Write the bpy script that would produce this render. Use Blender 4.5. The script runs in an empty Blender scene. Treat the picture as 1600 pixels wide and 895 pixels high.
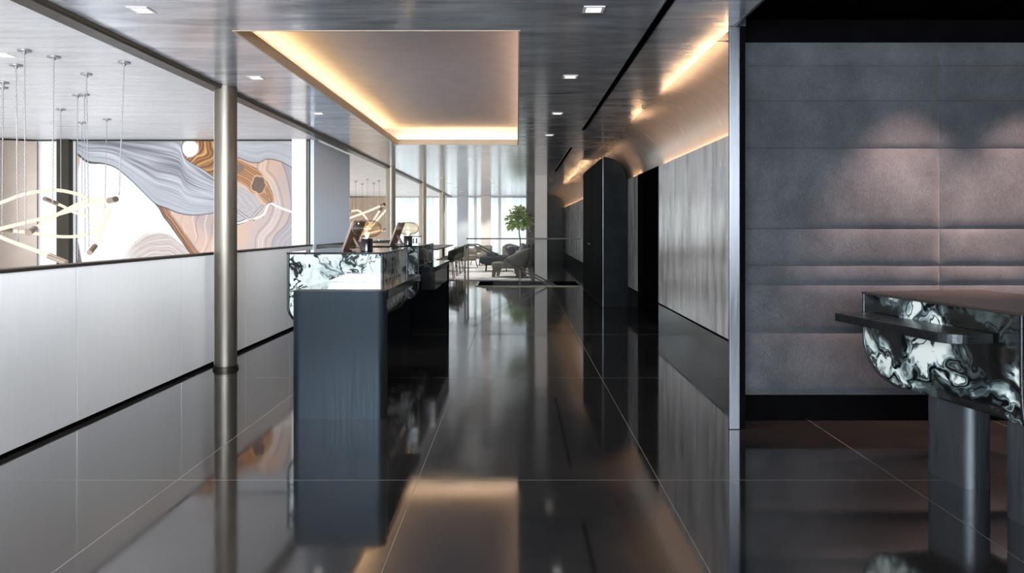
import bpy, bmesh, math, random
import numpy as np
from mathutils import Vector, Matrix, noise as mnoise

S = bpy.context.scene
C = S.collection
PI = math.pi
rnd = random.Random(7)

# ------------------------------------------------------------------ camera
FPX, CX, CY, H = 1100.0, 808.0, 356.0, 1.3          # focal length (px), vanishing point (px), eye height
cd = bpy.data.cameras.new('camera'); cam = bpy.data.objects.new('camera', cd); C.objects.link(cam)
cam.location = (0, 0, H); cam.rotation_euler = (PI/2, 0, 0)
cd.sensor_fit = 'HORIZONTAL'; cd.sensor_width = 36.0; cd.lens = 36.0*FPX/1600.0
cd.shift_x = -(CX-800.0)/1600.0; cd.shift_y = -(447.5-CY)/1600.0
cd.clip_start = 0.02; cd.clip_end = 400
S.camera = cam

# ------------------------------------------------------------------ world, lights, exposure
S.view_settings.view_transform = 'Standard'; S.view_settings.look = 'None'
S.view_settings.gamma = 1.0; S.view_settings.use_curve_mapping = False
S.view_settings.exposure = 0.0
W = bpy.data.worlds.new('sky'); S.world = W; W.use_nodes = True
nt = W.node_tree
bg = nt.nodes['Background']; bg.inputs[0].default_value = (0.96, 0.98, 1.0, 1); bg.inputs[1].default_value = 2.8
S.cycles.max_bounces = 9; S.cycles.diffuse_bounces = 4; S.cycles.glossy_bounces = 5
S.cycles.transmission_bounces = 8; S.cycles.transparent_max_bounces = 16
S.cycles.caustics_reflective = False; S.cycles.caustics_refractive = False
S.cycles.sample_clamp_indirect = 6.0; S.cycles.use_denoising = True
S.cycles.blur_glossy = 0.6

def area(name, loc, rot, sx, sy, power, col=(1, 1, 1)):
    l = bpy.data.lights.new(name, 'AREA'); l.shape = 'RECTANGLE'; l.size = sx; l.size_y = sy
    l.energy = power; l.color = col
    o = bpy.data.objects.new(name, l); C.objects.link(o); o.location = loc; o.rotation_euler = rot
    return o
def spot(name, loc, rot, power, angle, blend, col, rad=0.03, parent=None):
    l = bpy.data.lights.new(name, 'SPOT'); l.energy = power; l.color = col; l.spot_size = angle
    l.spot_blend = blend; l.shadow_soft_size = rad; l.specular_factor = 0.05
    o = bpy.data.objects.new(name, l); C.objects.link(o); o.location = loc; o.rotation_euler = rot
    if parent: o.parent = parent
    return o
# added area fills for assumed windows, unseen behind the camera and beside the atrium
area('added_rear_fill', (-1.0, -3.7, 1.82), (PI/2, 0, 0), 6.0, 1.4, 1150, (0.90, 0.95, 1.0))  # unseen fill added behind the camera to brighten desk fronts and balustrade
area('assumed_atrium_fill', (-10.8, 2.0, 1.0), (0, -PI/2, 0), 3.2, 11.0, 140, (0.93, 0.96, 1.0))  # unseen side fill, assumed from the pale glow on the atrium wall
area('added_mural_fill', (-7.0, -3.7, 1.0), (PI/2, 0, 0), 6.0, 3.0, 225, (0.95, 0.97, 1.0))  # unseen fill added to light the mural

area('lower_lounge_fill', (-7.0, 21.0, -3.9), (PI, 0, 0), 7.0, 13.0, 520, (1.0, 0.97, 0.93))  # unseen upward fill, added to brighten the distant slat screen
area('lower_lobby_fill', (-7.0, 5.0, -3.9), (PI, 0, 0), 7.0, 16.0, 420, (0.96, 0.97, 1.0))  # unseen upward fill, added to lift the atrium ceiling
sl = bpy.data.lights.new('sun', 'SUN'); sl.energy = 2.0; sl.angle = math.radians(12); sl.color = (1.0, 0.96, 0.90)
so = bpy.data.objects.new('sun', sl); C.objects.link(so); so.location = (0, 45, 30); so.rotation_euler = (math.radians(-52), 0, math.radians(-12))

# ------------------------------------------------------------------ node / material helpers
MATS = {}
def newmat(name):
    m = bpy.data.materials.new(name); m.use_nodes = True; MATS[name] = m
    n = m.node_tree.nodes; b = n['Principled BSDF']
    return m, m.node_tree, b
def coords(t, scale=(1, 1, 1), rot=(0, 0, 0), kind='Object'):
    tc = t.nodes.new('ShaderNodeTexCoord'); mp = t.nodes.new('ShaderNodeMapping')
    mp.inputs['Scale'].default_value = scale; mp.inputs['Rotation'].default_value = rot
    t.links.new(tc.outputs[kind], mp.inputs[0]); return mp.outputs[0]
def noise(t, vec, scale, detail=4, rough=0.55, dist=0.0):
    n = t.nodes.new('ShaderNodeTexNoise'); n.inputs['Scale'].default_value = scale
    n.inputs['Detail'].default_value = detail; n.inputs['Roughness'].default_value = rough
    n.inputs['Distortion'].default_value = dist
    t.links.new(vec, n.inputs['Vector']); return n
def ramp(t, fac, stops):
    r = t.nodes.new('ShaderNodeValToRGB'); e = r.color_ramp.elements
    while len(e) < len(stops): e.new(0.5)
    for i, (p, c) in enumerate(stops):
        e[i].position = p
        e[i].color = (c, c, c, 1) if isinstance(c, (int, float)) else (*c, 1)
    t.links.new(fac, r.inputs[0]); return r.outputs[0]
def bump(t, b, hgt, strength, dist=0.01):
    n = t.nodes.new('ShaderNodeBump'); n.inputs['Strength'].default_value = strength
    n.inputs['Distance'].default_value = dist
    t.links.new(hgt, n.inputs['Height']); t.links.new(n.outputs[0], b.inputs['Normal'])
def M(name, col, rough=0.5, metal=0.0, spec=0.5, vary=0.0, vscale=6.0, stretch=(1, 1, 1), bmp=0.0, bscale=60.0, coat=0.0, ior=1.5):
    m, t, b = newmat(name)
    b.inputs['Roughness'].default_value = rough; b.inputs['Metallic'].default_value = metal
    b.inputs['Specular IOR Level'].default_value = spec; b.inputs['Coat Weight'].default_value = coat
    b.inputs['IOR'].default_value = ior
    v = coords(t, stretch)
    n = noise(t, v, vscale)
    lo = tuple(max(0, c*(1-vary)) for c in col); hi = tuple(min(1, c*(1+vary)) for c in col)
    t.links.new(ramp(t, n.outputs[0], [(0.3, lo), (0.7, hi)]), b.inputs['Base Color'])
    if bmp:
        bump(t, b, noise(t, v, bscale).outputs[0], bmp, 0.004)
    return m
def emis(name, col, strength):
    m, t, b = newmat(name)
    b.inputs['Base Color'].default_value = (0.02, 0.02, 0.02, 1)
    b.inputs['Emission Color'].default_value = (*col, 1); b.inputs['Emission Strength'].default_value = strength
    return m
def glassy(name, tint=(1, 1, 1), refl=1.0, rough=0.0, power=4.0):
    m, t, b = newmat(name); n = t.nodes; n.remove(b)
    tr = n.new('ShaderNodeBsdfTransparent'); tr.inputs[0].default_value = (*tint, 1)
    gl = n.new('ShaderNodeBsdfGlossy'); gl.inputs['Roughness'].default_value = rough
    lw = n.new('ShaderNodeLayerWeight'); lw.inputs[0].default_value = 0.5
    fr = n.new('ShaderNodeMath'); fr.operation = 'POWER'; fr.inputs[1].default_value = power; t.links.new(lw.outputs['Facing'], fr.inputs[0])
    mu = n.new('ShaderNodeMath'); mu.operation = 'MULTIPLY_ADD'; mu.inputs[1].default_value = 0.7*refl; mu.inputs[2].default_value = 0.04*refl
    mx = n.new('ShaderNodeMixShader'); out = n['Material Output']
    t.links.new(fr.outputs[0], mu.inputs[0]); t.links.new(mu.outputs[0], mx.inputs[0])
    t.links.new(tr.outputs[0], mx.inputs[1]); t.links.new(gl.outputs[0], mx.inputs[2])
    t.links.new(mx.outputs[0], out.inputs[0]); return m

# polished plaster of the corridor ceiling
def plaster(name, c0, c1, c2, rough, metal, bstr, stretch=(1.0, 5.0, 1.0), spec=0.5, bdist=0.010, rv=0.45):
    m, t, b = newmat(name)
    v = coords(t, stretch)
    n1 = noise(t, v, 1.3, 8, 0.62, 0.6)
    t.links.new(ramp(t, n1.outputs[0], [(0.28, c0), (0.5, c1), (0.74, c2)]), b.inputs['Base Color'])
    b.inputs['Metallic'].default_value = metal; b.inputs['Specular IOR Level'].default_value = spec
    n2 = noise(t, v, 4.0, 6, 0.6, 0.3)
    t.links.new(ramp(t, n2.outputs[0], [(0.3, rough*(1-rv)), (0.7, rough*(1+rv))]), b.inputs['Roughness'])
    n3 = noise(t, coords(t, (stretch[0], stretch[1]*0.45, stretch[2])), 1.7, 6, 0.6, 0.2)
    bump(t, b, n3.outputs[0], bstr, bdist)
    return m
plaster('ceiling_plaster', (0.30, 0.335, 0.385), (0.56, 0.595, 0.65), (0.82, 0.855, 0.91), 0.15, 0.45, 0.35)
plaster('atrium_plaster', (0.52, 0.53, 0.55), (0.62, 0.63, 0.65), (0.72, 0.73, 0.75), 0.35, 0.0, 0.4, (0.5, 9.0, 1.0), 0.35)
plaster('cove_plaster', (0.53, 0.47, 0.43), (0.58, 0.51, 0.46), (0.63, 0.56, 0.51), 0.25, 0.5, 0.006, (0.8, 7.0, 0.8), rv=0.1)
plaster('wall_plaster', (0.24, 0.25, 0.27), (0.68, 0.69, 0.71), (0.97, 0.97, 0.98), 0.2, 0.35, 0.4, (2.0, 3.6, 0.7))
M('recess_paint', (0.64, 0.63, 0.72), 0.7, vary=0.06)
M('recess_lip', (0.62, 0.50, 0.36), 0.6, vary=0.04)

# black polished stone floor with thin pale joints
def floor_mat():
    m, t, b = newmat('floor_stone'); n = t.nodes
    tc = n.new('ShaderNodeTexCoord'); sx = n.new('ShaderNodeSeparateXYZ'); t.links.new(tc.outputs['Object'], sx.inputs[0])
    def joint(sock, off, period, half):
        a = n.new('ShaderNodeMath'); a.operation = 'SUBTRACT'; a.inputs[1].default_value = off; t.links.new(sock, a.inputs[0])
        d = n.new('ShaderNodeMath'); d.operation = 'DIVIDE'; d.inputs[1].default_value = period; t.links.new(a.outputs[0], d.inputs[0])
        f = n.new('ShaderNodeMath'); f.operation = 'FRACT'; t.links.new(d.outputs[0], f.inputs[0])
        s = n.new('ShaderNodeMath'); s.operation = 'SUBTRACT'; s.inputs[1].default_value = 0.5; t.links.new(f.outputs[0], s.inputs[0])
        ab = n.new('ShaderNodeMath'); ab.operation = 'ABSOLUTE'; t.links.new(s.outputs[0], ab.inputs[0])
        g = n.new('ShaderNodeMath'); g.operation = 'GREATER_THAN'; g.inputs[1].default_value = 0.5-half/period; t.links.new(ab.outputs[0], g.inputs[0])
        return g.outputs[0]
    jx = joint(sx.outputs[0], -0.512, 1.241, 0.0016); jy = joint(sx.outputs[1], 3.63, 2.48, 0.0022)
    mxj = n.new('ShaderNodeMath'); mxj.operation = 'MAXIMUM'; t.links.new(jx, mxj.inputs[0]); t.links.new(jy, mxj.inputs[1])
    v = coords(t)
    n1 = noise(t, v, 1.1, 8, 0.65, 1.0)
    c = ramp(t, n1.outputs[0], [(0.3, (0.006, 0.007, 0.009)), (0.55, (0.014, 0.013, 0.013)), (0.8, (0.024, 0.022, 0.022))])
    mc = n.new('ShaderNodeMix'); mc.data_type = 'RGBA'; t.links.new(mxj.outputs[0], mc.inputs[0]); t.links.new(c, mc.inputs[6])
    mc.inputs[7].default_value = (0.13, 0.115, 0.10, 1); t.links.new(mc.outputs[2], b.inputs['Base Color'])
    n2 = noise(t, v, 2.3, 6, 0.6)
    r = ramp(t, n2.outputs[0], [(0.3, 0.035), (0.75, 0.11)])
    mr = n.new('ShaderNodeMix'); mr.data_type = 'FLOAT'; t.links.new(mxj.outputs[0], mr.inputs[0]); t.links.new(r, mr.inputs[2]); mr.inputs[3].default_value = 0.5
    t.links.new(mr.outputs[0], b.inputs['Roughness'])
    b.inputs['IOR'].default_value = 2.25
    n3 = noise(t, v, 5.0, 3); bump(t, b, n3.outputs[0], 0.03, 0.003)
    return m
floor_mat()
# brushed metals
def brushed(name, col, rough, metal, stretch, bstr=0.12, aniso=0.0, var=0.13):
    m, t, b = newmat(name)
    v = coords(t, stretch); n1 = noise(t, v, 3.0, 5, 0.6)
    lo = tuple(c*(1-var) for c in col); hi = tuple(min(1, c*(1+var)) for c in col)
    t.links.new(ramp(t, n1.outputs[0], [(0.3, lo), (0.7, hi)]), b.inputs['Base Color'])
    t.links.new(ramp(t, n1.outputs[0], [(0.3, rough*(1-1.5*var)), (0.7, rough*(1+1.5*var))]), b.inputs['Roughness'])
    b.inputs['Metallic'].default_value = metal
    bump(t, b, n1.outputs[0], bstr, 0.001)
    if aniso:
        g = t.nodes.new('ShaderNodeNewGeometry'); cr = t.nodes.new('ShaderNodeVectorMath'); cr.operation = 'CROSS_PRODUCT'
        cr.inputs[1].default_value = (0.02, 0.05, 1); t.links.new(g.outputs['Normal'], cr.inputs[0])
        t.links.new(cr.outputs[0], b.inputs['Tangent']); b.inputs['Anisotropic'].default_value = aniso
    return m
brushed('panel_steel', (0.90, 0.90, 0.91), 0.48, 0.58, (60, 60, 1.0), 0.006, 0.96, 0.03)
brushed('blue_panel', (0.62, 0.69, 0.76), 0.58, 0.75, (60, 60, 1.0), 0.006, 0.95, 0.03)
brushed('bronze', (0.15, 0.136, 0.115), 0.40, 0.85, (40, 40, 1.0), 0.03, 0.6)
brushed('dark_bronze', (0.045, 0.041, 0.032), 0.40, 0.9, (40, 2, 40))
brushed('champagne', (0.60, 0.55, 0.46), 0.42, 0.55, (40, 40, 1.0))
brushed('leg_steel', (0.075, 0.083, 0.094), 0.42, 0.9, (45, 45, 1.2), 0.04, 0.8)
brushed('blue_steel', (0.015, 0.0215, 0.028), 0.42, 0.85, (45, 45, 1.2), 0.04, 0.8)
brushed('jamb_steel', (0.14, 0.152, 0.17), 0.40, 0.95, (45, 45, 1.0), 0.03, 0.8)
brushed('dark_steel', (0.05, 0.055, 0.062), 0.30, 0.9, (40, 2, 40))
brushed('chrome', (0.70, 0.70, 0.72), 0.12, 1.0, (10, 10, 1.0), 0.01)
M('black_lacquer', (0.006, 0.007, 0.008), 0.15, vary=0.2)
M('counter_top_brown', (0.035, 0.028, 0.025), 0.3, vary=0.2, spec=0.3)
M('counter_black', (0.012, 0.014, 0.017), 0.05, vary=0.2, ior=1.7)
M('door_black', (0.004, 0.005, 0.006), 0.7, spec=0.02, vary=0.2)
M('black_matte', (0.0025, 0.0025, 0.003), 0.9, spec=0.0, vary=0.2)
M('plinth_black', (0.012, 0.014, 0.017), 0.10, spec=0.6, vary=0.3)
M('portal_black', (0.012, 0.015, 0.017), 0.6, spec=0.05, vary=0.4, vscale=3)
M('smoked_panel', (0.03, 0.031, 0.031), 0.4, spec=0.15, vary=0.2)
M('white_paint', (0.80, 0.79, 0.78), 0.6, vary=0.03)
M('pillar_paint', (0.90, 0.83, 0.77), 0.5, vary=0.03)
M('blue_grey', (0.58, 0.64, 0.70), 0.55, vary=0.04)
M('tan_leather', (0.30, 0.20, 0.15), 0.5, vary=0.12, bmp=0.2, bscale=300)
M('cap_bronze', (0.30, 0.235, 0.18), 0.35, metal=0.7, vary=0.1)
M('rail_bronze', (0.04, 0.032, 0.027), 0.45, metal=0.3, vary=0.1)
M('black_rubber', (0.01, 0.01, 0.01), 0.6, vary=0.1)
M('dark_cloth', (0.055, 0.065, 0.075), 0.9, vary=0.25, vscale=30, bmp=0.4, bscale=400)
M('grey_tweed', (0.20, 0.19, 0.175), 0.9, vary=0.5, vscale=60, bmp=0.5, bscale=300)
M('tan_cloth', (0.30, 0.27, 0.23), 0.9, vary=0.2, vscale=40, bmp=0.4, bscale=300)
M('cushion_grey', (0.24, 0.26, 0.29), 0.9, vary=0.35, vscale=9, bmp=0.4, bscale=300)
M('dark_wood', (0.05, 0.042, 0.036), 0.45, vary=0.3, stretch=(1, 8, 8))
M('chair_black', (0.022, 0.024, 0.023), 0.6, vary=0.2)
M('walnut', (0.17, 0.14, 0.115), 0.5, vary=0.3, stretch=(1, 8, 8))
M('bark', (0.28, 0.20, 0.12), 0.8, vary=0.3, vscale=20)
M('leaf_green', (0.56, 0.70, 0.36), 0.42, vary=0.45, vscale=7)
M('soil', (0.03, 0.022, 0.019), 0.9, vary=0.4, vscale=40)
M('planter_grey', (0.33, 0.33, 0.34), 0.6, vary=0.1)
M('stone_dark', (0.10, 0.095, 0.09), 0.45, vary=0.35, vscale=5, stretch=(1, 1, 7))
M('facade_pale', (0.72, 0.75, 0.76), 0.8, vary=0.05)
M('facade_glass', (0.45, 0.52, 0.55), 0.15, vary=0.1)
M('asphalt', (0.45, 0.46, 0.47), 0.9, vary=0.1)
M('slat_tan', (0.72, 0.57, 0.45), 0.6, vary=0.25, vscale=3, stretch=(20, 20, 1))
M('curtain_taupe', (0.42, 0.36, 0.33), 0.8, vary=0.06)
glassy('clear_glass', (0.95, 0.965, 0.96), 0.06)
glassy('smoked_glass', (0.30, 0.28, 0.26), 1.2, 0.02)
glassy('amber_glass', (0.95, 0.86, 0.73), 1.3, 0.0, 2.6)
emis('lamp_warm', (1.0, 0.66, 0.25), 14.0)
emis('downlight_glow', (1.0, 0.93, 0.82), 1.3)
emis('led_cove', (1.0, 0.60, 0.32), 55.0)
emis('led_warm', (1.0, 0.63, 0.27), 42.0)
emis('led_warm_dim', (1.0, 0.60, 0.32), 14.0)
emis('tube_glow', (1.0, 0.86, 0.68), 1.1)
M('chain_steel', (0.30, 0.30, 0.31), 0.4, metal=0.6)
def sheer(name, col, fac):
    m, t, b = newmat(name); n = t.nodes; n.remove(b)
    tr = n.new('ShaderNodeBsdfTransparent'); tl = n.new('ShaderNodeBsdfTranslucent'); df = n.new('ShaderNodeBsdfDiffuse')
    tl.inputs[0].default_value = (*col, 1); df.inputs[0].default_value = (*col, 1)
    a = n.new('ShaderNodeMixShader'); a.inputs[0].default_value = 0.45
    t.links.new(tl.outputs[0], a.inputs[1]); t.links.new(df.outputs[0], a.inputs[2])
    v = coords(t, (160, 160, 2)); w = noise(t, v, 1.0, 2)
    f = ramp(t, w.outputs[0], [(0.3, fac*0.8), (0.7, min(1, fac*1.2))])
    c = n.new('ShaderNodeMixShader'); t.links.new(f, c.inputs[0])
    t.links.new(tr.outputs[0], c.inputs[1]); t.links.new(a.outputs[0], c.inputs[2])
    t.links.new(c.outputs[0], n['Material Output'].inputs[0]); return m
sheer('sheer_white', (0.92, 0.94, 0.95), 0.35)
# upholstery on the alcove wall
def fabric():
    m, t, b = newmat('wall_fabric')
    v = coords(t); n1 = noise(t, coords(t, (90, 90, 22)), 3.0, 4, 0.7); n2 = noise(t, v, 2.2, 5, 0.6)
    mx = t.nodes.new('ShaderNodeMath'); mx.operation = 'ADD'; t.links.new(n1.outputs[0], mx.inputs[0]); t.links.new(n2.outputs[0], mx.inputs[1])
    hf = t.nodes.new('ShaderNodeMath'); hf.operation = 'MULTIPLY'; hf.inputs[1].default_value = 0.5; t.links.new(mx.outputs[0], hf.inputs[0])
    t.links.new(ramp(t, hf.outputs[0], [(0.32, (0.016, 0.019, 0.023)), (0.5, (0.045, 0.050, 0.058)), (0.68, (0.092, 0.098, 0.108))]), b.inputs['Base Color'])
    b.inputs['Roughness'].default_value = 0.85; b.inputs['Specular IOR Level'].default_value = 0.2
    b.inputs['Sheen Weight'].default_value = 0.25
    bump(t, b, n1.outputs[0], 0.5, 0.004)
fabric()
# resin with black ink swirls
def resin(name, seed, light, ks, wash, lw, dens):
    m, t, b = newmat(name); n = t.nodes
    mp = n.new('ShaderNodeMapping'); tc = n.new('ShaderNodeTexCoord'); t.links.new(tc.outputs['Object'], mp.inputs[0])
    mp.inputs['Location'].default_value = (seed, seed*0.37, seed*1.7); mp.inputs['Scale'].default_value = (ks, ks, ks)
    def warp(vec, sc, amp, det=2):
        w = noise(t, vec, sc, det, 0.5)
        s_ = n.new('ShaderNodeVectorMath'); s_.operation = 'SCALE'; s_.inputs['Scale'].default_value = amp; t.links.new(w.outputs['Color'], s_.inputs[0])
        a = n.new('ShaderNodeVectorMath'); a.operation = 'ADD'; t.links.new(vec, a.inputs[0]); t.links.new(s_.outputs[0], a.inputs[1]); return a.outputs[0]
    def mth(op, a, v=None, b_=None):
        q = n.new('ShaderNodeMath'); q.operation = op; t.links.new(a, q.inputs[0])
        if v is not None: q.inputs[1].default_value = v
        if b_ is not None: t.links.new(b_, q.inputs[1])
        return q.outputs[0]
    p1 = warp(mp.outputs[0], 1.8, 1.1); p2 = warp(p1, 4.5, 0.28)
    na = noise(t, p2, 1.9, 1.5, 0.5).outputs[0]; nbz = noise(t, p1, 2.6, 2, 0.5).outputs[0]
    # single curling ink threads
    th = ramp(t, mth('ABSOLUTE', mth('SUBTRACT', na, 0.5)), [(lw*0.35, 0.0), (lw, 1.0)])
    # bundles of fine filaments where the field is dense
    fr = mth('PINGPONG', mth('MULTIPLY', na, 9.0), 0.5)
    fil = ramp(t, fr, [(0.03, 0.15), (0.16, 1.0)])
    gate = ramp(t, nbz, [(dens, 0.0), (dens+0.07, 1.0)])
    fil = mth('MAXIMUM', fil, None, mth('SUBTRACT', ramp(t, nbz, [(0.0, 1.0), (1.0, 1.0)]), None, gate))
    # soft washes and solid black pools
    nw = noise(t, p2, 1.1, 4, 0.6).outputs[0]
    ws = ramp(t, nw, wash)
    v = mth('MULTIPLY', mth('MULTIPLY', th, None, fil), None, ws)
    t.links.new(ramp(t, v, [(0.0, (0.004, 0.005, 0.005)), (0.35, (0.07, 0.095, 0.098)), (0.7, (0.38, 0.47, 0.47)), (1.0, light)]), b.inputs['Base Color'])
    b.inputs['Roughness'].default_value = 0.05; b.inputs['Coat Weight'].default_value = 0.4; b.inputs['Coat Roughness'].default_value = 0.03
    return m
resin('resin_light', 3.3, (0.66, 0.71, 0.685), 2.7, [(0.28, 0.25), (0.40, 0.8), (0.47, 1.0)], 0.035, 0.47)
resin('resin_dark', 8.4, (0.80, 0.84, 0.80), 2.2, [(0.40, 0.0), (0.47, 0.3), (0.56, 1.0)], 0.05, 0.40)
# carpet of pale wool with dark strokes
def carpet():
    m, t, b = newmat('carpet_wool')
    v = coords(t, (0.6, 3.0, 1)); n1 = noise(t, v, 1.5, 6, 0.7, 1.5)
    t.links.new(ramp(t, n1.outputs[0], [(0.41, (0.10, 0.095, 0.095)), (0.47, (0.60, 0.585, 0.58)), (0.6, (0.84, 0.835, 0.83))]), b.inputs['Base Color'])
    b.inputs['Roughness'].default_value = 0.95; b.inputs['Specular IOR Level'].default_value = 0.1
    bump(t, b, noise(t, coords(t), 180, 2).outputs[0], 0.4, 0.004)
carpet()
# ------------------------------------------------------------------ mesh helpers
def obj(name, bm, mat, parent=None, smooth=False, loc=None, bev=0.0, auto=None):
    me = bpy.data.meshes.new(name)
    bmesh.ops.recalc_face_normals(bm, faces=bm.faces[:])
    bm.to_mesh(me); bm.free()
    if mat: me.materials.append(MATS[mat] if isinstance(mat, str) else mat)
    if smooth:
        for p in me.polygons: p.use_smooth = True
    o = bpy.data.objects.new(name, me); C.objects.link(o)
    if parent: o.parent = parent
    if loc is not None: o.location = loc
    if bev:
        md = o.modifiers.new('bevel', 'BEVEL'); md.width = bev; md.segments = 2; md.limit_method = 'ANGLE'; md.angle_limit = 0.6
    if smooth and auto:
        me.set_sharp_from_angle(angle=auto)
    return o
def tag(o, label=None, cat=None, group=None, kind=None):
    if label: o['label'] = label
    if cat: o['category'] = cat
    if group: o['group'] = group
    if kind: o['kind'] = kind
    return o
def empty(name, loc=(0, 0, 0), rz=0.0, label=None, cat=None, group=None):
    o = bpy.data.objects.new(name, None); C.objects.link(o); o.location = loc; o.rotation_euler = (0, 0, rz)
    o.empty_display_size = 0.1
    return tag(o, label, cat, group)
def struct(name, bm, mat, parent=None, **k):
    o = obj(name, bm, mat, parent, **k)
    if parent is None: o['kind'] = 'structure'
    return o
def dup(root, loc=None, rz=None, label=None, group=None):
    r = root.copy(); C.objects.link(r)
    if loc is not None: r.location = loc
    if rz is not None: r.rotation_euler = (0, 0, rz)
    if label: r['label'] = label
    if group: r['group'] = group
    for ch in list(root.children):
        c = ch.copy(); C.objects.link(c); c.parent = r
        for g in list(ch.children):
            d = g.copy(); C.objects.link(d); d.parent = c
    return r
def nb(): return bmesh.new()
def box(bm, x0, x1, y0, y1, z0, z1, mtx=None):
    vs = [bm.verts.new((x, y, z)) for x in (x0, x1) for y in (y0, y1) for z in (z0, z1)]
    for f in ((0, 1, 3, 2), (4, 6, 7, 5), (0, 4, 5, 1), (2, 3, 7, 6), (0, 2, 6, 4), (1, 5, 7, 3)):
        bm.faces.new([vs[i] for i in f])
    if mtx is not None: bmesh.ops.transform(bm, matrix=mtx, verts=vs)
    return bm
def prism(bm, pts, a, b, axis='z', mtx=None):
    def mk(p, h):
        return {'z': (p[0], p[1], h), 'y': (p[0], h, p[1]), 'x': (h, p[0], p[1])}[axis]
    lo = [bm.verts.new(mk(p, a)) for p in pts]; hi = [bm.verts.new(mk(p, b)) for p in pts]
    n = len(pts)
    bm.faces.new(lo[::-1]); bm.faces.new(hi)
    for i in range(n): bm.faces.new((lo[i], lo[(i+1) % n], hi[(i+1) % n], hi[i]))
    if mtx is not None: bmesh.ops.transform(bm, matrix=mtx, verts=lo+hi)
    return bm
def rrect(x0, x1, y0, y1, r, seg=6, corners=(1, 1, 1, 1)):
    out = []
    cs = [(x1-r, y0+r, -PI/2, (x1, y0)), (x1-r, y1-r, 0, (x1, y1)), (x0+r, y1-r, PI/2, (x0, y1)), (x0+r, y0+r, PI, (x0, y0))]
    for k, (cx, cy, a0, sharp) in enumerate(cs):
        if not corners[k]: out.append(sharp); continue
        for i in range(seg+1):
            a = a0+PI/2*i/seg; out.append((cx+r*math.cos(a), cy+r*math.sin(a)))
    return out
def lathe(bm, prof, seg=32, mtx=None, cap=True):
    rings = []; vs = []
    for r, z in prof:
        if r < 1e-5: v = [bm.verts.new((0, 0, z))]
        else: v = [bm.verts.new((r*math.cos(2*PI*i/seg), r*math.sin(2*PI*i/seg), z)) for i in range(seg)]
        rings.append(v); vs += v
    for a, b in zip(rings, rings[1:]):
        for i in range(seg):
            j = (i+1) % seg
            if len(a) == 1 and len(b) == 1: continue
            if len(a) == 1: bm.faces.new((a[0], b[j], b[i]))
            elif len(b) == 1: bm.faces.new((a[i], a[j], b[0]))
            else: bm.faces.new((a[i], a[j], b[j], b[i]))
    if cap:
        if len(rings[0]) > 1: bm.faces.new(rings[0][::-1])
        if len(rings[-1]) > 1: bm.faces.new(rings[-1])
    if mtx is not None: bmesh.ops.transform(bm, matrix=mtx, verts=vs)
    return bm
def tube(bm, pts, r, seg=8, r_end=None):
    pts = [Vector(p) for p in pts]; n = len(pts); rings = []
    up = Vector((0, 0, 1)); prev = None
    for i, p in enumerate(pts):
        d = (pts[min(i+1, n-1)]-pts[max(i-1, 0)]).normalized()
        if prev is None:
            a = d.cross(up if abs(d.z) < 0.95 else Vector((1, 0, 0))).normalized()
        else:
            a = (prev-d*prev.dot(d)).normalized()
        prev = a; b = d.cross(a)
        rr = r if r_end is None else r+(r_end-r)*i/(n-1)
        rings.append([bm.verts.new(p+a*rr*math.cos(2*PI*k/seg)+b*rr*math.sin(2*PI*k/seg)) for k in range(seg)])
    for a, b in zip(rings, rings[1:]):
        for k in range(seg): bm.faces.new((a[k], a[(k+1) % seg], b[(k+1) % seg], b[k]))
    bm.faces.new(rings[0][::-1]); bm.faces.new(rings[-1])
    return bm
def at(px, py, Y):
    return Vector(((px-CX)*Y/FPX, Y, H-(py-CY)*Y/FPX))
def spline(pts, n=8):
    P = [Vector(p) for p in pts]; P = [P[0]*2-P[1]]+P+[P[-1]*2-P[-2]]; out = []
    for i in range(1, len(P)-2):
        for k in range(n):
            t = k/n; a, b, c, d = P[i-1:i+3]
            out.append(0.5*((2*b)+(c-a)*t+(2*a-5*b+4*c-d)*t*t+(3*b-a-3*c+d)*t**3))
    out.append(P[-2]); return out
def pad(bm, x0, x1, y0, y1, z0, z1, p=0.4, n=8, mtx=None):
    """a soft cushion block: a cube sphere with superellipse sides"""
    vs = []
    t = bmesh.new(); bmesh.ops.create_cube(t, size=2.0); bmesh.ops.subdivide_edges(t, edges=t.edges[:], cuts=n, use_grid_fill=True)
    mp = {}
    for v in t.verts:
        c = v.co; q = [abs(a) for a in c]; L = (q[0]**(2/p)+q[1]**(2/p)+q[2]**(2/p))**(p/2)
        c = c/L
        nv = bm.verts.new(((x0+x1)/2+c.x*(x1-x0)/2, (y0+y1)/2+c.y*(y1-y0)/2, (z0+z1)/2+c.z*(z1-z0)/2)); mp[v.index] = nv; vs.append(nv)
    for f in t.faces: bm.faces.new([mp[v.index] for v in f.verts])
    t.free()
    if mtx is not None: bmesh.ops.transform(bm, matrix=mtx, verts=vs)
    return bm

# ------------------------------------------------------------------ the setting
ZC = 2.6
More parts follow.
